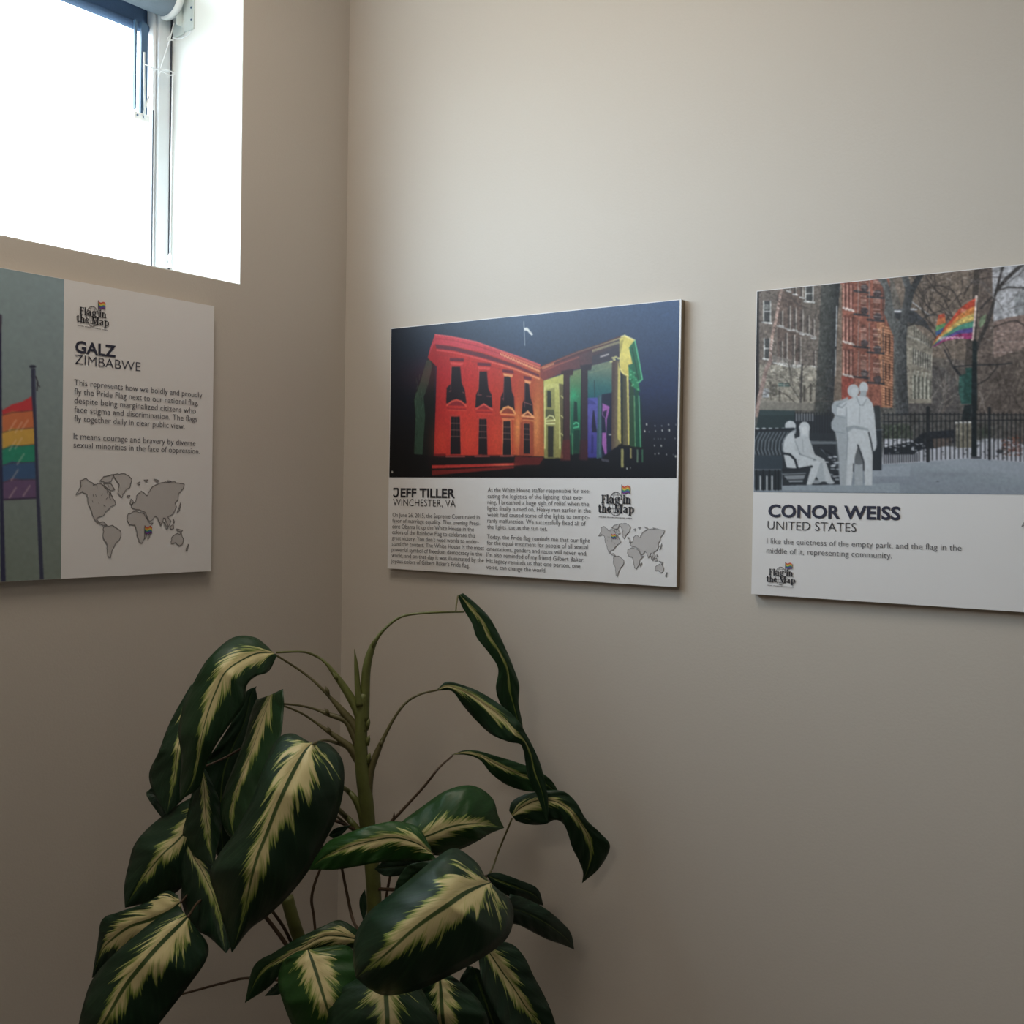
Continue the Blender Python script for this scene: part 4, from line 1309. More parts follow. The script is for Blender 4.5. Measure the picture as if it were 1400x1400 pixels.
# green cast figure on its plinth
cv.poly([(780, 1080), (845, 1055), (840, 1000), (905, 1000), (905, 1060), (912, 1100), (920, 1345), (800, 1345), (775, 1230)], (34, 80, 74))
cv.poly([(780, 1090), (830, 1080), (820, 1330), (800, 1340), (780, 1230)], (60, 110, 102), 0.7)
# flags
cv.line([(945, 318), (928, 520), (905, 728)], 3.0, (222, 196, 186))
top = spline([(936, 335), (880, 365), (830, 400), (780, 440), (735, 495), (700, 545), (655, 595), (620, 640), (560, 715), (515, 805)], 3)
bot = spline([(903, 724), (870, 728), (830, 722), (780, 722), (735, 726), (700, 732), (655, 742), (610, 760), (560, 790), (515, 806)], 3)
FC = [(206, 66, 44), (220, 128, 56), (216, 184, 92), (74, 150, 126), (82, 70, 150), (168, 48, 112)]
for k in range(6):
    f0, f1 = [0, .19, .36, .55, .71, .84][k], [.19, .36, .55, .71, .84, 1][k]
    e0, e1 = top * (1 - f0) + bot * f0, top * (1 - f1) + bot * f1
    cv.poly(list(e0) + list(e1[::-1]), FC[k])
cv.poly([(800, 425), (850, 440), (840, 480), (790, 470)], (240, 210, 180), 0.35)
for i in range(14):
    x_ = 590 + i * 17
    cv.line([(x_, 728 - (i > 4) * 16 + rr.uniform(-6, 6)), (x_ + 6, 712 + rr.uniform(-8, 8))], 1.5, (236, 200, 214), 0.9)
cv.poly([(582, 492), (640, 480), (648, 515), (574, 535)], (196, 74, 52)); cv.poly([(574, 535), (648, 515), (650, 570), (562, 600)], (212, 110, 60))
cv.poly([(562, 600), (650, 570), (640, 610), (556, 655)], (90, 150, 90)); cv.poly([(556, 655), (640, 610), (600, 680), (556, 690)], (52, 84, 140))
cv.poly([(985, 520), (1040, 480), (1030, 560), (985, 620), (965, 590)], (120, 150, 110), 0.8)
# ---- lower right: fence and snow
cv.use(1200, 500, 7)
cv.poly([(40, 560), (300, 560), (340, 640), (330, 760), (60, 740)], (70, 78, 66), 0.8)
for i in range(60):
    x_, y_ = rr.uniform(60, 330), rr.uniform(560, 700)
    cv.ell(x_, y_, 14, 9, rr.choice([(52, 66, 52), (92, 100, 84), (60, 74, 56)]), 0.7)
cv.poly([(60, 700), (300, 700), (520, 780), (640, 770), (800, 780), (1000, 700), (1230, 700), (1400, 760), (1900, 780), (1900, 960), (1400, 930), (900, 900), (520, 925), (40, 950)], (184, 186, 198))
cv.poly([(60, 780), (340, 720), (430, 640), (740, 610), (730, 740), (560, 790), (430, 800), (340, 850), (60, 850)], (38, 44, 54))
cv.poly([(520, 700), (720, 690), (700, 760), (540, 790)], (110, 92, 82), 0.8)
for i in range(60):
    x_, y_ = rr.uniform(70, 420), rr.uniform(705, 840)
    cv.ell(x_, y_, rr.uniform(8, 26), 5, rr.choice([(206, 208, 216), (30, 34, 42), (196, 198, 208)]), 0.8)
for i in range(70):
    x_, y_ = rr.uniform(430, 1250), rr.uniform(700, 890)
    cv.ell(x_, y_, rr.uniform(6, 16), rr.uniform(5, 12), rr.choice([(204, 206, 216), (80, 80, 88), (52, 56, 62), (196, 196, 206)]), 0.7)
for i in range(70):
    x_, y_ = rr.uniform(1190, 1380), rr.uniform(670, 860)
    cv.ell(x_, y_, rr.uniform(8, 20), rr.uniform(6, 12), rr.choice([(134, 74, 60), (110, 64, 56), (150, 92, 72), (86, 70, 66)]), 0.75)
cv.ell(1020, 640, 70, 60, (48, 60, 48), 0.8, True); cv.ell(1170, 820, 36, 20, (50, 52, 60), 0.9)
for i in range(40):
    cv.line([(rr.uniform(1000, 1900), rr.uniform(560, 900)), (rr.uniform(1000, 1900), rr.uniform(560, 900))], 0.8, (120, 104, 96), 0.2)
cv.rect(755, 545, 900, 785, (128, 122, 106)); cv.line([(745, 545), (905, 540)], 2.6, (206, 204, 200))
cv.poly([(830, 380), (900, 370), (890, 520), (800, 520)], (30, 42, 46))
cv.poly([(40, 945), (300, 930), (600, 905), (900, 885), (1400, 925), (1900, 950), (1900, 1240), (-1300, 1210), (-700, 1140), (-150, 1000)],
        {'p': (400, 900), 'q': (350, 1210), 'c': [(152, 162, 176), (140, 152, 164), (136, 146, 160), (130, 142, 154)]})
cv.ell(700, 1040, 340, 24, (126, 134, 146), 0.5, True); cv.ell(200, 1120, 300, 30, (126, 138, 152), 0.4, True); cv.ell(575, 1108, 16, 5, (96, 100, 112))
for i in range(46):
    x_ = 62 + i * 42
    yb = 945 - 60 * min(1, (x_ - 62) / 840) + (max(0, x_ - 900)) * 0.08
    yt = 455 + rr.uniform(-4, 4)
    thick = 5.0 if i in (10,) else (3.6 if i in (24, 34) else 1.5)
    cv.line([(x_, yt - (50 if thick > 3 else 0)), (x_, yb - 10)], thick, (34, 38, 44), 0.92)
    if x_ < 380:
        cv.line([(x_ + 21, 840), (x_ + 21, yb - 10)], 1.4, (36, 40, 48), 0.9)
cv.line([(50, 470), (600, 466), (1300, 470), (1900, 476)], 1.3, (34, 38, 44)); cv.line([(50, 535), (600, 530), (1300, 520), (1900, 522)], 1.3, (34, 38, 44))
cv.line([(925, -10), (920, 300), (925, 860)], 5.4, (26, 36, 42)); cv.poly([(890, 868), (990, 868), (990, 890), (890, 890)], (80, 84, 94))
# ---- lower left: bench, figures
cv.noise(0.12, 2.0, 6, 0, 0, None, 215)
cv.noise(0.06, 7, 9, 0, 0, None, 215)
cv.use(1030, 500, 7)
cv.poly([(60, 330), (580, 360), (580, 430), (60, 420)], (140, 134, 124), 0.7)
cv.poly([(60, 425), (400, 430), (400, 640), (20, 640)], (40, 56, 60))
for i in range(26):
    cv.line([(70 + i * 13, 430), (70 + i * 13, 470)], 0.9, (74, 96, 98), 0.7)
cv.poly([(400, 470), (760, 480), (830, 1140), (280, 1150), (280, 1000), (20, 640), (400, 640)], (44, 50, 58))
cv.rect(405, 460, 580, 530, (150, 154, 162), 0.7)
for i in range(16):
    cv.line([(400 + i * 26, 450), (400 + i * 26, 640)], 1.5, (34, 38, 46))
cv.poly([(545, 720), (800, 725), (800, 750), (560, 752)], (104, 112, 120))
for i in range(12):
    cv.line([(620 + i * 6, 780 + i * 4), (760 + i * 4, 850 + i * 14)], 1.0, rr.choice([(92, 100, 110), (28, 32, 40)]), 0.8)
for i in range(24):
    cv.ell(rr.uniform(680, 815), rr.uniform(870, 1100), 22, 7, rr.choice([(196, 202, 210), (30, 34, 42), (160, 168, 178)]), 0.8)
cv.poly([(270, 1150), (420, 1145), (830, 1140), (1400, 1120), (1400, 1215), (270, 1190)], (144, 156, 168))
cv.poly([(1145, 1008), (1230, 1000), (1240, 960), (1500, 960), (1500, 1060), (1145, 1060)], (150, 160, 174))
cv.poly([(1150, 610), (1228, 614), (1228, 1000), (1142, 1000)], (42, 50, 58)); cv.line([(1150, 615), (1240, 612)], 1.6, (90, 98, 106))
cv.poly([(1150, 380), (1215, 380), (1220, 610), (1160, 610)], (48, 54, 58), 0.9)
# standing pair
PALE, SH, DK = (192, 198, 204), (162, 170, 178), (132, 142, 152)
cv.poly([(905, 300), (840, 330), (775, 340), (750, 385), (752, 440), (785, 475), (745, 545), (748, 600), (785, 640), (800, 720), (820, 900), (832, 1145), (935, 1145), (975, 940), (1050, 960), (1040, 1145), (975, 1145), (965, 700), (920, 400)], SH)
cv.poly([(965, 960), (1050, 940), (1046, 1145), (972, 1145)], SH)
cv.ell(958, 240, 56, 62, (182, 188, 194)); cv.ell(970, 250, 30, 44, (198, 204, 208), 0.6)
cv.ell(1056, 212, 42, 58, PALE); cv.poly([(1030, 240), (1085, 240), (1080, 300), (1010, 300)], SH)
cv.poly([(985, 285), (1060, 295), (1095, 300), (1140, 360), (1160, 460), (1172, 600), (1182, 740), (1176, 790), (1156, 822), (1140, 790), (1128, 700), (1104, 610), (1120, 720), (1142, 860), (1136, 1145), (1068, 1145), (1062, 980), (1040, 880), (1005, 760), (975, 860), (955, 1000), (938, 1145), (888, 1145), (900, 900), (905, 640), (885, 590), (880, 480), (800, 470), (800, 400), (870, 350)], PALE)
cv.poly([(880, 590), (960, 570), (1100, 600), (1105, 625), (960, 600), (900, 640)], DK, 0.7)
cv.line([(1000, 760), (1030, 840), (1056, 920), (1058, 1000)], 2.0, (52, 58, 66)); cv.line([(960, 940), (958, 1010)], 1.6, (60, 66, 74))
cv.line([(1105, 640), (1130, 740), (1140, 800)], 1.8, (60, 66, 74))
cv.line([(990, 300), (1020, 380), (1050, 380), (1085, 320)], 1.3, DK, 0.8); cv.line([(1020, 400), (1015, 560)], 1.0, DK, 0.6)
cv.line([(890, 360), (850, 400), (800, 385), (830, 355)], 1.6, DK, 0.8); cv.line([(890, 400), (892, 560), (905, 700), (890, 900)], 1.6, DK, 0.7)
cv.line([(790, 480), (880, 500)], 1.4, DK, 0.7); cv.line([(780, 630), (880, 650)], 1.6, DK, 0.7)
# seated pair
cv.ell(355, 578, 52, 52, PALE); cv.poly([(345, 600), (410, 600), (405, 650), (350, 660)], SH)
cv.poly([(300, 650), (390, 640), (400, 720), (440, 850), (600, 880), (560, 915), (430, 900), (430, 985), (320, 975), (280, 800), (270, 710)], PALE)
cv.ell(490, 592, 52, 56, PALE); cv.poly([(445, 590), (540, 590), (535, 690), (445, 690)], PALE); cv.ell(492, 620, 28, 40, (206, 210, 214))
cv.poly([(395, 700), (450, 675), (530, 675), (560, 760), (590, 850), (680, 895), (700, 940), (755, 1095), (760, 1110), (690, 1112), (640, 960), (600, 900), (480, 860), (400, 820)], (182, 188, 194))
cv.poly([(430, 900), (600, 905), (650, 930), (640, 990), (560, 1140), (510, 1140), (550, 980), (430, 985)], PALE)
cv.poly([(640, 930), (665, 930), (690, 1110), (640, 1112), (600, 1060)], SH)
cv.line([(400, 720), (450, 850), (600, 900)], 1.4, DK, 0.8); cv.line([(470, 700), (480, 830)], 1.0, DK, 0.6)
cv.ell(740, 1118, 40, 14, (176, 184, 192)); cv.ell(600, 1110, 50, 20, (176, 184, 192), 0.7)
# bench
cv.poly([(20, 600), (390, 594), (392, 612), (350, 640), (290, 700), (265, 780), (285, 850), (15, 862)], (40, 48, 56))
for i in range(9):
    x_ = 60 + i * 34
    cv.line([(x_, 640), (x_ - 44, 720), (x_ - 52, 800), (x_ - 36, 850)], 2.0, (104, 114, 124), 0.9)
for i in range(6):
    cv.ell(40 + i * 62, 602, 20, 7, (204, 210, 216))
cv.line([(20, 622), (390, 606)], 3.2, (30, 36, 44))
cv.rect(12, 860, 280, 990, (50, 62, 74)); cv.rect(14, 1000, 272, 1190, (42, 50, 58))
for x_ in (68, 130, 180):
    cv.line([(x_, 1060), (x_, 1185)], 2.2, (186, 192, 198))
for x_ in (30, 95, 155, 210, 240):
    cv.line([(x_, 1000), (x_, 1190)], 1.8, (26, 30, 36))
cv.line([(285, 840), (350, 850), (400, 900), (425, 985)], 3.0, (32, 38, 46)); cv.line([(280, 1000), (430, 990), (560, 965)], 3.0, (36, 42, 50)); cv.line([(280, 1020), (420, 1010), (540, 1000)], 2.6, (44, 50, 58))
for i in range(10):
    cv.line([(285 + i * 8, 1040 + i * 9), (500 - i * 4, 1030 + i * 10)], 1.4, rr.choice([(180, 188, 196), (30, 36, 44)]), 0.7)
cv.noise(0.025, 2.0, 6)
cv.build('photo_print', rgt, (1.05, 1.06, 1.08), False, sat=0.78)
C3 = (1010, 640, 3.5897)
fr_ = Face(PR, 1)
text_lines(fr_, 'title_text', [tl(fr_, C3, 'CONOR WEISS', 145, 238, 793, 252, 61)], M['ink_blue'], rgt, 0.028)
text_lines(fr_, 'place_text', [tl(fr_, C3, 'UNITED STATES', 142, 300, 577, 312, 44)], M['ink'], rgt, -0.010)
text_lines(fr_, 'body_text', [tl(fr_, C3, 'I like the quietness of the empty park, and the flag in the', 138, 370, 1093, 404, 29),
                             tl(fr_, C3, 'middle of it, representing community.', 137, 417, 752, 438, 29)], M['ink_grey'], rgt, -0.008)
emblem(fr_, rgt, (1047.8, 768), (1088.5, 769), (1047.8, 801))
world_map(fr_, rgt, (1396, 692), (1545, 692), (1396, 800), (430, 1045))

# ---------------------------------------------------------------- left board
PL = (0, BT)
LY1 = -0.3224
LY0 = LY1 - 0.5943
LZ0, LZ1 = EYE - 0.1299, EYE + 0.3130
fl = Face(PL, 1)
lft = board('leftmost poster, flagpoles on pale sky beside text, under the window', PL, LY0, LY1, LZ0, LZ1, None)
YS = -0.5995
cv = Canvas(PL, LY0 + 0.001, YS, LZ0 + 0.0006, LZ1 - 0.0006, 260, 360)
cv.bg([[(112, 134, 146), (116, 138, 148), (118, 140, 148), (118, 140, 150)], [(106, 126, 134), (108, 128, 132), (110, 130, 134), (112, 130, 136)],
       [(100, 118, 120), (102, 120, 120), (104, 120, 120), (106, 122, 122)], [(96, 112, 106), (98, 112, 106), (100, 114, 106), (102, 116, 110)]])
cv.use(0, 420, 3.687)
LYs = [(520, 445), (545, 520), (632, 608), (716, 692), (798, 780), (884, 868), (975, 962)]
FL = [(186, 46, 54), (190, 98, 58), (190, 146, 56), (30, 130, 104), (48, 80, 124), (92, 70, 110)]
for k in range(6):
    (l0, r0), (l1, r1) = LYs[k], LYs[k + 1]
    cv.poly([(10, l0), (60, l0 - 22 if k else 490), (110, (l0 + r0) / 2 - 6), (166 + k * 3, r0), (168 + k * 3, r1), (110, (l1 + r1) / 2 - 4), (60, l1 - 10), (12, l1)], FL[k])
    if k:
        cv.line([(12, l0), (60, l0 - 14), (110, (l0 + r0) / 2 - 6), (168 + k * 3, r0)], 1.0, (70, 50, 60), 0.7)
for x_, y_ in ((60, 600), (90, 610), (120, 600), (60, 700), (90, 690), (100, 770), (70, 850), (60, 940), (130, 930)):
    cv.line([(x_ - 14, y_ + 22), (x_ + 20, y_ - 30)], 2.0, (214, 190, 176), 0.35)
cv.line([(20, 970), (100, 966), (180, 962)], 1.8, (50, 40, 70))
cv.poly([(156, 310), (178, 310), (180, 450), (196, 880), (220, 1372), (200, 1372), (182, 960), (170, 600), (158, 440)], (48, 52, 78))
cv.line([(174, 320), (184, 600), (200, 1000)], 1.0, (84, 92, 120), 0.8)
cv.ell(164, 300, 18, 8, (40, 44, 66)); cv.line([(180, 350), (190, 380), (186, 420)], 1.4, (50, 48, 60)); cv.line([(186, 385), (200, 402)], 1.2, (50, 48, 60))
cv.poly([(-12, 40), (6, 46), (9, 700), (28, 1385), (4, 1385), (-6, 700)], (40, 42, 74))
cv.poly([(-12, 30), (10, 40), (8, 90), (2, 130), (-12, 140)], (60, 56, 76))
cv.noise(0.015, 4, 3)
cv.build('photo_print', lft, (1.45, 1.45, 1.45), False, sat=0.8)
C4 = (0, 360, 3.1818)
text_lines(fl, 'title_text', [tl(fl, C4, 'GALZ', 326, 386, 503, 404, 52)], M['ink_blue'], lft, 0.028)
text_lines(fl, 'place_text', [tl(fl, C4, 'ZIMBABWE', 325, 437, 610, 469, 43)], M['ink_blue'], lft, -0.010)
bl_ = ['This represents how we boldly and proudly', 'fly the Pride Flag next to our national flag,', 'despite being marginalized citizens who', 'face stigma and discrimination. The flags', 'fly together daily in clear public view.']
be_ = [878, 861, 851, 857, 802]
L = []
for i, t_ in enumerate(bl_):
    y = 530 + i * 39.2
    L.append(tl(fl, C4, t_, 322, y, be_[i], y + (be_[i] - 322) * (0.085 - i * 0.014), 28))
for i, (t_, e_) in enumerate((('It means courage and bravery by diverse', 849), ('sexual minorities in the face of oppression.', 868))):
    y = 764 + i * 38
    L.append(tl(fl, C4, t_, 319, y, e_, y + (e_ - 319) * (0.042 - i * 0.01), 28))
text_lines(fl, 'body_text', L, M['ink_blue'], lft, -0.007)
emblem(fl, lft, (103.5, 408), (149.3, 412), (103.5, 446))
world_map(fl, lft, (102, 645), (259, 655), (102, 765), (617, 1205))

# ------------------------------------------------------------------ the plant
STEM_D = 1.68
stem_foot = at(512, 1260, STEM_D)
plant = thing('potted_plant', 'tall leafy houseplant with drooping cream and dark green leaves in the corner', 'plant', (stem_foot.x, stem_foot.y, 0))

# planter on the floor below the frame
def lathe(prof, cx, cy, n=40):
    v, f = [], []
    for r, z in prof:
        for k in range(n):
            a = 2 * math.pi * k / n
            v.append((cx + r * math.cos(a), cy + r * math.sin(a), z))
    for i in range(len(prof) - 1):
        for k in range(n):
            f.append((i * n + k, i * n + (k + 1) % n, (i + 1) * n + (k + 1) % n, (i + 1) * n + k))
    f.append(tuple(reversed(range(n))))
    f.append(tuple((len(prof) - 1) * n + k for k in range(n)))
    return v, f
px_, py_ = stem_foot.x, stem_foot.y
v, f = lathe([(0.10, 0.0), (0.115, 0.01), (0.15, 0.26), (0.16, 0.27), (0.16, 0.29), (0.145, 0.29), (0.14, 0.255)], px_, py_)
mesh_obj('planter', v, f, M['pot'], plant, True)
v, f = lathe([(0.139, 0.25), (0.137, 0.262), (0.06, 0.272)], px_, py_)
mesh_obj('soil', v, f, M['soil'], plant, True)

def path(pts, depth, n=6):
    """pts: (px, py) or (px, py, depth)"""
    rows = [(p[0], p[1], p[2] if len(p) > 2 else depth) for p in pts]
    return [at(*r) for r in spline(rows, n)] if len(rows) > 2 else [at(*r) for r in rows]
def radii(rs, m):
    return list(np.interp(np.linspace(0, 1, m), np.linspace(0, 1, len(rs)), rs))
def stalk(name, pts, rs, mat, depth=STEM_D, n=6, k=10, parent=None):
    P = path(pts, depth, n)
    mb = MB()
    mb.tube(P, radii(rs, len(P)), k)
    return mb.build(name, mat, parent or plant, True)

# main stem down to the soil
P = path([(497, 948), (494, 985), (493, 1020), (496, 1060), (501, 1100), (505, 1150), (510, 1200), (512, 1260), (513, 1330), (513, 1420)], STEM_D)
P += [Vector((P[-1].x, P[-1].y, z)) for z in (0.65, 0.5, 0.35, 0.25)]
R_ = list(np.interp(range(len(P)), [0, 10, 22, 40, len(P) - 1], [0.0080, 0.0100, 0.0108, 0.0112, 0.0125]))
mb = MB()
mb.tube(P, R_, 14)
stem = mb.build('stem', M['stem'], plant, True)
# leaf scars: little collars up the right side of the stem
for sx, sy in ((500, 985), (500, 1008), (501, 1032)):
    c = at(sx, sy, STEM_D - 0.003)
    mb = MB()
    mb.tube([c + Vector((0.002, 0.001, -0.012)), c + Vector((0.003, 0.002, -0.002)), c + Vector((0.0045, 0.003, 0.003))], [0.003, 0.0034, 0.0005], 8)
    mb.build('leaf_scar', M['stem'], stem, True)
# second, shorter stem behind
P = path([(392, 1226, 1.66), (402, 1262, 1.66), (413, 1292, 1.67), (440, 1350, 1.68), (480, 1440, 1.69)], 1.66)
P += [Vector((P[-1].x, P[-1].y, 0.5)), Vector((px_ - 0.03, py_ - 0.02, 0.26))]
mb = MB()
mb.tube(P, 0.0095, 12)
mb.build('stem', M['stem'], plant, True)

def sheath_petiole(pts, rs, d0=STEM_D, tip=None, mat='stem'):
    o = stalk('petiole', pts, rs, M[mat], d0)
    if tip:                             # papery tip where the sheath ends
        (x0, y0), (x1, y1), w = tip
        a, b = at(x0, y0, d0 - 0.004), at(x1, y1, d0 - 0.004)
        mb = MB()
        mb.tube([a, (a + b) / 2, b], [0.0015, w, 0.0003], 6)
        mb.build('sheath_tip', M[mat], o, True)
    return o
# upper right arch
sheath_petiole([(498, 985), (499, 950), (501, 915), (507, 890), (516, 872), (530, 856), (549, 843), (575, 838.5), (605, 837), (634, 836.5, 1.72)],
               [.0075, .0072, .0065, .0052, .0028, .0020, .0018, .0017, .0016, .0015], tip=((509, 885), (513, 872), .0032))
stalk('petiole', [(623, 836, 1.72), (624, 826, 1.735), (626, 815, 1.75)], [.0014, .0014], M['petiole'], 1.72)
# pointed young shoot
stalk('shoot', [(492, 965), (489, 940), (487, 910), (484.5, 887)], [.0062, .0046, .0032, .0003], M['stem'], STEM_D - 0.005)
# left arms
sheath_petiole([(497, 1000), (489, 972), (474, 945), (460, 925), (445, 906), (430, 896), (412, 891, 1.66), (378, 892, 1.62)], [.008, .0075, .006, .0046, .0022, .0018, .0016, .0015], tip=((462, 930), (455, 919), .0034))
sheath_petiole([(496, 1020), (484, 992), (466, 970), (450, 952), (430, 932), (408, 915, 1.68), (378, 896, 1.66)], [.008, .0068, .0052, .0026, .0020, .0017, .0015], tip=((450, 950), (445, 938), .003), mat='petiole')
sheath_petiole([(494, 1030), (482, 1000), (472, 985), (450, 977), (432, 970), (412, 965, 1.66), (386, 962, 1.63)], [.007, .0062, .005, .0036, .0019, .0016, .0015], tip=((450, 977), (444, 968), .003), mat='petiole')
sheath_petiole([(493, 1045), (482, 1025), (466, 1012), (449, 1000), (432, 988), (412, 975, 1.67), (386, 964, 1.65)], [.007, .0060, .0048, .0034, .0019, .0016, .0015], tip=((452, 1003), (448, 993), .003), mat='petiole')
stalk('petiole', [(488, 1040), (475, 1022), (460, 1016), (446, 1012, 1.62), (436, 1014, 1.56), (428, 1017, 1.53)], [.005, .003, .0022, .0018, .0018], M['petiole'])
stalk('petiole', [(499, 1135), (494, 1110), (485, 1092), (474, 1080), (462, 1074, 1.62)], [.007, .0065, .005, .0035, .003], M['stem'])
stalk('petiole', [(496, 1145), (482, 1126), (470, 1114), (456, 1100, 1.6)], [.006, .005, .004, .003], M['stem'])
stalk('petiole', [(490, 1142), (470, 1124), (456, 1113, 1.62)], [.002, .0018, .0018], M['petiole'])
# right arms
sheath_petiole([(503, 1110), (504, 1075), (508, 1050), (516, 1028), (525, 1008), (540, 980), (556, 960), (575, 949), (600, 943, 1.72)], [.007, .0062, .0055, .0048, .003, .002, .0018, .0016, .0014], tip=((520, 1020), (522, 1012), .0034), mat='petiole')
sheath_petiole([(512, 1165), (530, 1130), (548, 1110), (580, 1075), (600, 1050), (619, 1033, 1.76)], [.004, .0026, .0022, .0019, .0017, .0014], tip=((538, 1124), (539, 1110), .002), mat='petiole_brown')
stalk('petiole', [(600, 1240, 1.66), (640, 1215, 1.70), (668, 1196, 1.74), (683, 1160, 1.76), (700, 1119, 1.75)], [.0016, .0015, .0015], M['petiole'])
# thin brown stalks lower down
stalk('petiole', [(447, 1170, 1.66), (433, 1200, 1.66), (426, 1228, 1.66), (429, 1252, 1.66), (432, 1282, 1.66)], [.0018, .0022, .002], M['petiole_brown'], 1.66)
stalk('petiole', [(466, 1180, 1.68), (475, 1225, 1.68), (482, 1256, 1.67), (490, 1272, 1.6)], [.0020, .0024, .0022], M['petiole_brown'], 1.66)
stalk('petiole', [(536, 1185, 1.70), (531, 1210, 1.70), (526, 1238, 1.70)], [.0020, .0022], M['petiole_brown'], 1.7)
stalk('petiole', [(360, 1250, 1.66), (376, 1270, 1.66), (394, 1296, 1.66), (425, 1350, 1.67)], [.0030, .0034], M['petiole_brown'], 1.66)
stalk('petiole', [(372, 1245, 1.67), (388, 1268, 1.67), (402, 1296, 1.67), (430, 1350, 1.68)], [.0024, .0028], M['petiole_brown'], 1.66)
stalk('petiole', [(245, 1360, 1.62), (275, 1352, 1.62), (305, 1344, 1.62), (345, 1337, 1.64), (420, 1345, 1.67)], [.0016, .002], M['petiole_brown'], 1.62)

NU = 14
def leaf(st, d=(1.6, 1.58, 1.6), eL=0.02, eR=0.02, cream=0.55, fresh=0.2, seed=0.0, rib=0.035, wave=0.004):
    """st: stations base to tip, each ((Lx, Ly), (Mx, My), (Rx, Ry)) or a single point.
    d: depths of base, middle, tip; eL / eR: how far each edge stands back from the midrib."""
    rows = []
    for s_ in st:
        if isinstance(s_[0], (int, float)):
            s_ = (s_, s_, s_)
        rows.append([c for p in s_ for c in p])
    S_ = spline(rows, 7)
    n = len(S_)
    tip_w = np.linspace(0, 1, n)
    dd = np.interp(tip_w, np.linspace(0, 1, len(d)), d)
    rng = np.random.default_rng(int(seed * 10) + 3)
    ph = rng.uniform(0, 6.28, 4)
    V, UV = [], []
    for i, r in enumerate(S_):
        Lp, Mp, Rp = r[0:2], r[2:4], r[4:6]
        t = tip_w[i]
        for j in range(NU + 1):
            u = -1 + 2 * j / NU
            au = abs(u)
            side = Lp if u < 0 else Rp
            e = eL if u < 0 else eR
            p = Mp + (side - Mp) * au
            width = np.hypot(*(side - Mp))
            dep = dd[i] + e * (au ** 1.8) * min(1, width / 45.0)
            dep += wave * math.sin(t * 16 + ph[0 if u < 0 else 1]) * au * au * min(1, width / 25)
            dep += 0.0022 * math.sin(t * 46 - au * 7 + ph[2]) * au * min(1, width / 25)
            dep += 0.0025 * (1 - min(1, au * 6)) * min(1, width / 20)      # groove of the midrib
            V.append(at(p[0], p[1], dep))
            UV.append((u, t))
    F_ = []
    for i in range(n - 1):
        for j in range(NU):
            a = i * (NU + 1) + j
            F_.append((a, a + 1, a + NU + 2, a + NU + 1))
    me = bpy.data.meshes.new('leaf')
    me.from_pydata([tuple(q) for q in V], [], F_)
    uvl = me.uv_layers.new(name='leaf')
    li = np.zeros(len(me.loops), np.int32)
    me.loops.foreach_get('vertex_index', li)
    uvl.data.foreach_set('uv', np.array(UV)[li].ravel().astype(np.float32))
    me.polygons.foreach_set('use_smooth', [True] * len(me.polygons))
    me.validate()
    o = link('leaf', me, M['leaf'], plant)
    o['seed'] = float(seed)
    o['cream'] = float(cream)
    o['fresh'] = float(fresh)
    o['rib'] = float(rib)
    md = o.modifiers.new('thickness', 'SOLIDIFY')
    md.thickness = 0.0007
    md.offset = 0
    return o

# upper left, over the arm
leaf([((366, 884), (374, 893), (379, 896)), ((347, 871), (352, 893), (367, 918)), ((318, 872), (330, 903), (349, 925)), ((286, 899), (308, 919), (337, 938)),
      ((266, 931), (296, 943), (334, 962)), ((251, 963), (285, 972), (313, 992)), ((244, 1000), (276, 1007), (293, 1022)), ((248, 1034), (270, 1042), (280, 1050)), ((246, 1068), (262, 1072), (272, 1076)), (246, 1094)],
     (1.63, 1.57, 1.56, 1.59), 0.035, 0.02, 0.62, 0.3, 1.1, 0.03)
# behind it
leaf([((262, 935), (264, 937), (268, 940)), ((240, 973), (254, 970), (266, 975)), ((228, 998), (250, 996), (268, 1000)), ((217, 1028), (243, 1024), (268, 1035)), ((204, 1058), (239, 1057), (264, 1062)), ((211, 1086), (234, 1085), (254, 1088)), (228, 1113)],
     (1.68, 1.64, 1.64), 0.02, 0.02, 0.45, 0.1, 2.3, 0.02)
leaf([((236, 1056), (238, 1058), (242, 1060)), ((206, 1078), (222, 1084), (240, 1090)), ((202, 1091), (224, 1100), (242, 1104)), (232, 1132)], (1.68, 1.67, 1.66), 0.0, 0.0, 0.05, 0.0, 3.1)
# centre left group
leaf([((351, 938), (350, 940), (349, 942)), ((335, 948), (343, 950), (352, 956)), ((318, 985), (335, 985), (350, 980)), ((293, 1025), (318, 1022), (350, 1012)), ((276, 1048), (305, 1060), (345, 1050)), ((262, 1100), (302, 1105), (338, 1095)), ((285, 1150), (304, 1152), (322, 1150)), (308, 1185)],
     (1.70, 1.70, 1.70), 0.0, 0.0, 0.02, 0.0, 4.7)  # cream left out to paint self-shadow; widened to fill the dark gap
leaf([((350, 957), (370, 950), (387, 942)), ((343, 975), (360, 980), (388, 968)), ((334, 1010), (347, 1018), (383, 1010)), ((321, 1045), (335, 1050), (371, 1040)), ((307, 1080), (325, 1078), (354, 1078)), ((301, 1110), (316, 1110), (347, 1110)), ((308, 1135), (318, 1135), (333, 1147)), (325, 1155)],
     (1.64, 1.60, 1.60), 0.05, -0.02, 0.50, 0.35, 5.2, 0.0)
leaf([((272, 1048), (276, 1050), (281, 1052)), ((264, 1078), (279, 1075), (292, 1075)), ((257, 1110), (281, 1108), (304, 1108)), ((250, 1142), (285, 1138), (301, 1142)), ((262, 1168), (289, 1165), (296, 1165)), (292, 1183)],
     (1.63, 1.61, 1.60), 0.025, 0.025, 0.42, 0.1, 6.4, 0.015)
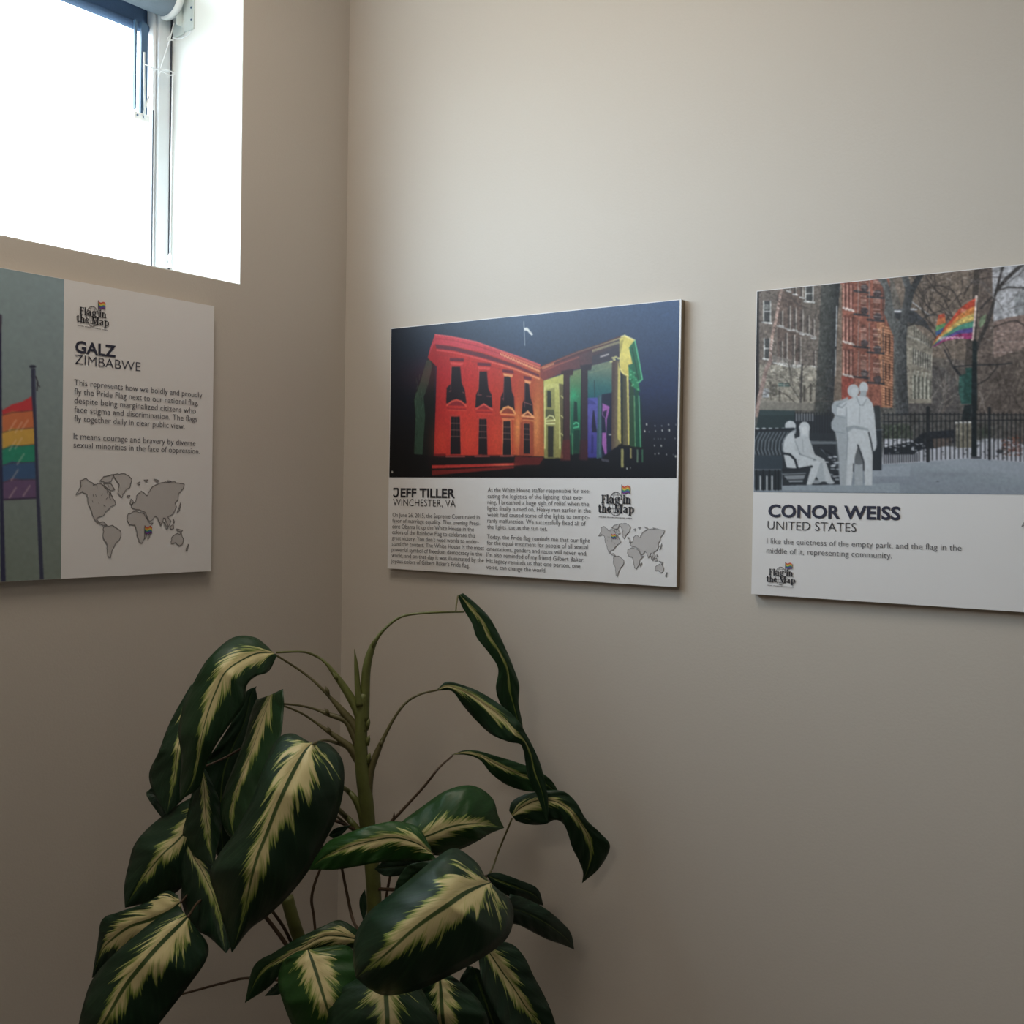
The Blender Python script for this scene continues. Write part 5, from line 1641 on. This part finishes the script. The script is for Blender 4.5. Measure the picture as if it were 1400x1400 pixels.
leaf([((258, 1138), (263, 1140), (270, 1142)), ((244, 1162), (262, 1165), (285, 1165)), ((248, 1205), (276, 1190), (310, 1195)), ((249, 1235), (290, 1220), (325, 1225)), ((262, 1266), (300, 1252), (335, 1255)), ((287, 1282), (304, 1280), (325, 1280)), (309, 1303)],
     (1.63, 1.60, 1.58), 0.02, 0.02, 0.34, 0.0, 7.9, 0.01)
leaf([((266, 1088), (272, 1104), (275, 1118)), ((240, 1103), (262, 1125), (277, 1150)), ((205, 1130), (245, 1147), (268, 1182)), ((184, 1155), (222, 1168), (255, 1206)), ((176, 1182), (203, 1191), (236, 1223)), ((170, 1212), (187, 1214), (206, 1233)), (171, 1241)],
     (1.64, 1.61, 1.62), 0.03, 0.02, 0.5, 0.05, 8.6, 0.025)
# low left pair
leaf([((243, 1224), (246, 1234), (249, 1245)), ((228, 1218), (232, 1246), (236, 1270)), ((200, 1234), (206, 1257), (215, 1290)), ((165, 1246), (178, 1266), (190, 1305)), ((140, 1257), (156, 1282), (165, 1320)), ((134, 1286), (140, 1299), (145, 1325)), (126, 1337)],
     (1.60, 1.60, 1.63), 0.02, 0.02, 1.3, 0.0, 9.5, 0.09)
leaf([((244, 1238), (256, 1254), (266, 1266)), ((220, 1252), (238, 1271), (284, 1292)), ((190, 1275), (214, 1295), (281, 1314)), ((150, 1310), (190, 1323), (262, 1342)), ((126, 1340), (170, 1349), (242, 1368)), ((115, 1370), (152, 1380), (220, 1396)), ((107, 1405), (134, 1412), (195, 1425)), ((104, 1435), (118, 1440), (150, 1450)), (106, 1470)],
     (1.56, 1.52, 1.52, 1.56), 0.03, 0.03, 0.66, 0.05, 10.3, 0.07)
# the big one in front of the stem
leaf([((420, 1013), (427, 1016), (436, 1013)), ((400, 1003), (417, 1027), (452, 1019)), ((380, 1010), (404, 1049), (468, 1040)), ((362, 1045), (390, 1076), (470, 1075)), ((346, 1090), (376, 1107), (461, 1115)), ((323, 1135), (363, 1142), (443, 1152)),
      ((300, 1167), (352, 1170), (424, 1187)), ((287, 1195), (344, 1200), (397, 1222)), ((296, 1228), (337, 1235), (366, 1252)), ((307, 1266), (328, 1270), (342, 1270)), (317, 1302)],
     (1.54, 1.49, 1.48, 1.53), 0.035, 0.05, 0.74, 0.05, 11.4, 0.055)
# horizontal one across the stem, and the one behind it
leaf([((546, 1126), (564, 1150), (588, 1168)), ((573, 1106), (590, 1141), (603, 1169)), ((610, 1081), (615, 1131), (632, 1160)), ((645, 1074), (640, 1127), (656, 1148)), ((672, 1090), (662, 1127), (669, 1140)), ((681, 1115), (678, 1130), (681, 1135)), (689, 1132)],
     (1.60, 1.60, 1.66), 0.03, 0.04, 0.5, 0.75, 12.2, 0.03)
leaf([((588, 1157), (590, 1166), (597, 1175)), ((571, 1131), (570, 1153), (578, 1177)), ((540, 1123), (540, 1145), (548, 1177)), ((507, 1129), (510, 1149), (512, 1180)), ((478, 1138), (482, 1156), (485, 1185)), ((450, 1150), (458, 1165), (458, 1189)), ((433, 1170), (438, 1176), (440, 1189)), (423, 1189)],
     (1.52, 1.50, 1.52), 0.03, 0.01, 0.62, 1.0, 13.7, 0.035)
# small dark curled ones behind the middle
leaf([((590, 1170), (589, 1172), (588, 1174)), ((560, 1172), (560, 1183), (556, 1194)), ((530, 1174), (530, 1186), (528, 1198)), (512, 1188)], (1.62, 1.63, 1.64), 0.0, 0.0, 0.02, 0.0, 14.1)
leaf([((592, 1176), (590, 1182), (588, 1188)), ((560, 1182), (568, 1196), (578, 1208)), ((545, 1200), (555, 1208), (568, 1218)), ((540, 1214), (545, 1219), (553, 1224)), (537, 1228)], (1.58, 1.59, 1.60), 0.01, 0.01, 0.1, 0.2, 14.9)
leaf([(480, 1128), ((466, 1130), (466, 1136), (466, 1142)), ((456, 1134), (456, 1140), (456, 1146)), (449, 1142)], (1.62, 1.62, 1.62), 0.0, 0.0, 0.02, 0.0, 15.3)
leaf([(499, 1216), ((492, 1228), (496, 1230), (501, 1232)), ((492, 1242), (496, 1244), (501, 1246)), (497, 1260)], (1.64, 1.64, 1.64), 0.0, 0.0, 0.02, 0.0, 15.8)
# the large front leaf
leaf([((663, 1199), (670, 1207), (678, 1214)), ((651, 1179), (655, 1212), (697, 1230)), ((621, 1160), (634, 1222), (702, 1255)), ((590, 1178), (612, 1237), (692, 1284)), ((560, 1203), (588, 1253), (660, 1309)), ((530, 1226), (563, 1272), (620, 1331)),
      ((502, 1250), (538, 1295), (575, 1352)), ((486, 1280), (515, 1315), (530, 1361)), ((483, 1312), (498, 1328), (506, 1352)), (487, 1337)],
     (1.46, 1.38, 1.37, 1.42), 0.05, 0.05, 0.72, 0.05, 16.2, 0.05)
# lower front
leaf([((489, 1271), (488, 1284), (486, 1296)), ((465, 1258), (467, 1280), (466, 1299)), ((440, 1267), (442, 1280), (441, 1301)), ((405, 1284), (412, 1296), (415, 1309)), ((375, 1302), (385, 1311), (386, 1329)), ((347, 1321), (358, 1328), (368, 1349)), (335, 1371)],
     (1.52, 1.51, 1.54), 0.02, 0.02, 0.75, 0.3, 17.5, 0.05)
leaf([((408, 1300), (421, 1299), (440, 1295)), ((388, 1314), (427, 1315), (475, 1293)), ((380, 1340), (435, 1338), (488, 1315)), ((387, 1370), (445, 1370), (493, 1350)), ((400, 1402), (456, 1402), (493, 1390)), ((425, 1440), (468, 1438), (490, 1430)), (482, 1478)],
     (1.49, 1.46, 1.48), 0.02, 0.02, 0.60, 0.9, 18.3, 0.045)
leaf([((378, 1345), (382, 1342), (384, 1340)), ((370, 1352), (376, 1354), (384, 1358)), (362, 1362)], (1.55, 1.55, 1.55), 0.0, 0.0, 0.0, 0.0, 18.9)
leaf([((515, 1326), (528, 1326), (540, 1326)), ((490, 1334), (528, 1341), (564, 1338)), ((463, 1352), (528, 1363), (584, 1365)), ((449, 1383), (530, 1396), (600, 1400)), ((450, 1430), (530, 1441), (598, 1440)), ((490, 1480), (528, 1490), (565, 1485)), (520, 1530)],
     (1.47, 1.43, 1.45), 0.03, 0.03, 0.62, 0.1, 19.8, 0.06)
leaf([((590, 1328), (600, 1330), (610, 1330)), ((580, 1345), (602, 1348), (630, 1343)), ((570, 1370), (603, 1372), (657, 1371)), ((565, 1400), (606, 1402), (669, 1402)), ((575, 1440), (612, 1440), (666, 1440)), (625, 1500)],
     (1.52, 1.50, 1.52), 0.02, 0.02, 0.62, 0.1, 20.4, 0.08)
leaf([((672, 1286), (662, 1292), (654, 1300)), ((698, 1290), (670, 1304), (655, 1315)), ((716, 1307), (684, 1325), (660, 1345)), ((730, 1335), (702, 1350), (675, 1378)), ((746, 1365), (720, 1378), (690, 1405)), ((758, 1395), (739, 1402), (712, 1428)), ((765, 1425), (752, 1430), (735, 1440)), (768, 1465)],
     (1.62, 1.62, 1.66), 0.02, -0.03, 0.5, 0.0, 21.2, 0.02)
leaf([((640, 1320), (646, 1322), (652, 1324)), ((628, 1345), (655, 1345), (682, 1345)), ((640, 1380), (668, 1382), (700, 1384)), ((655, 1420), (682, 1420), (710, 1420)), (700, 1470)], (1.66, 1.65, 1.66), 0.0, 0.0, 0.05, 0.0, 21.9)
# dark pair at the lower right
leaf([(664, 1196), ((680, 1193), (680, 1203), (680, 1216)), ((710, 1203), (706, 1213), (700, 1227)), ((735, 1215), (730, 1223), (720, 1233)), (743, 1238)], (1.70, 1.72, 1.76), 0.01, 0.02, 0.12, 0.0, 22.5)
leaf([((697, 1222), (692, 1240), (690, 1262)), ((715, 1227), (714, 1246), (708, 1264)), ((742, 1240), (738, 1257), (728, 1274)), ((763, 1256), (758, 1270), (748, 1284)), ((780, 1275), (774, 1283), (768, 1291)), (785, 1298)], (1.66, 1.70, 1.76), 0.02, 0.02, 0.04, 0.0, 23.4)
# right side, top to bottom
leaf([((626, 814), (628, 813), (633, 811)), ((632, 830), (640, 826), (648, 823)), ((645, 852), (656, 846), (668, 843)), ((652, 872), (668, 868), (682, 867)), ((667, 891), (682, 890), (694, 893)), ((681, 914), (693, 912), (704, 918)), ((678, 940), (696, 938), (710, 938)), ((684, 962), (702, 962), (709, 962)), ((700, 985), (709, 990), (714, 990)), (717, 1030)],
     (1.75, 1.77, 1.80), -0.01, 0.03, 0.30, 0.3, 24.6, 0.0)
leaf([((598, 942), (598, 943), (600, 944)), ((612, 932), (614, 938), (618, 945)), ((640, 939), (642, 949), (632, 963)), ((665, 951), (666, 965), (650, 984)), ((690, 968), (690, 984), (672, 1004)), ((708, 985), (704, 1002), (695, 1014)), ((719, 1003), (716, 1012), (713, 1019)), ((732, 1028), (725, 1031), (718, 1041)), ((741, 1052), (731, 1056), (722, 1063)), ((749, 1090), (742, 1086), (733, 1085)), (749, 1127)],
     (1.72, 1.70, 1.73), 0.015, 0.02, 0.50, 0.15, 25.1, 0.0)
leaf([(617, 1032), ((635, 1026), (635, 1029), (637, 1032)), ((655, 1027), (655, 1032), (656, 1039)), ((680, 1034), (680, 1045), (672, 1058)), ((706, 1042), (704, 1056), (695, 1074)), ((732, 1052), (727, 1064), (722, 1082)), ((754, 1067), (749, 1074), (746, 1083)), (768, 1092)],
     (1.76, 1.77, 1.80), 0.01, 0.01, 0.55, 0.4, 26.8, 0.02)
leaf([((696, 1108), (700, 1115), (705, 1122)), ((702, 1094), (714, 1103), (722, 1127)), ((730, 1083), (735, 1094), (744, 1127)), ((767, 1081), (757, 1095), (758, 1121)), ((787, 1096), (776, 1105), (769, 1125)), ((802, 1121), (791, 1122), (776, 1138)), ((822, 1140), (803, 1141), (782, 1158)), ((834, 1158), (808, 1164), (791, 1176)), ((819, 1187), (804, 1186), (797, 1192)), (796, 1207)],
     (1.75, 1.74, 1.79), 0.01, 0.015, 0.55, 0.1, 27.3, 0.02)

# stalks that run behind the leaves to the stem
for pts in ([(670, 1207, 1.462), (640, 1215, 1.54), (580, 1218, 1.62), (512, 1215, 1.68)],
            [(592, 1168, 1.525), (570, 1156, 1.57), (535, 1152, 1.63), (504, 1150, 1.68)],
            [(566, 1150, 1.605), (540, 1152, 1.64), (505, 1162, 1.68)],
            [(421, 1300, 1.492), (450, 1310, 1.56), (490, 1345, 1.64), (513, 1390, 1.68)],
            [(490, 1285, 1.525), (500, 1300, 1.60), (513, 1340, 1.68)],
            [(528, 1327, 1.472), (524, 1345, 1.56), (514, 1400, 1.68)],
            [(600, 1331, 1.522), (570, 1345, 1.60), (514, 1410, 1.68)],
            [(662, 1292, 1.622), (620, 1290, 1.65), (560, 1310, 1.67), (514, 1370, 1.68)],
            [(646, 1323, 1.662), (600, 1320, 1.67), (514, 1400, 1.68)],
            [(693, 1240, 1.662), (650, 1235, 1.67), (580, 1240, 1.68), (512, 1260, 1.68)],
            [(666, 1197, 1.70), (640, 1205, 1.70), (580, 1225, 1.69), (512, 1240, 1.68)],
            [(246, 1235, 1.602), (270, 1215, 1.63), (330, 1215, 1.65), (392, 1232, 1.66)],
            [(256, 1254, 1.562), (280, 1228, 1.61), (340, 1222, 1.65), (394, 1236, 1.66)],
            [(272, 1105, 1.642), (330, 1128, 1.65), (400, 1150, 1.66), (500, 1168, 1.68)],
            [(263, 1140, 1.632), (310, 1120, 1.66), (380, 1118, 1.66), (450, 1120, 1.66), (496, 1140, 1.68)],
            [(264, 937, 1.682), (290, 915, 1.66), (330, 898, 1.65), (378, 896, 1.66)],
            [(276, 1050, 1.632), (315, 1032, 1.66), (355, 1005, 1.66), (387, 964, 1.65)]):
    stalk('petiole', pts, [.0016, .0020, .0026], M['petiole_brown'])
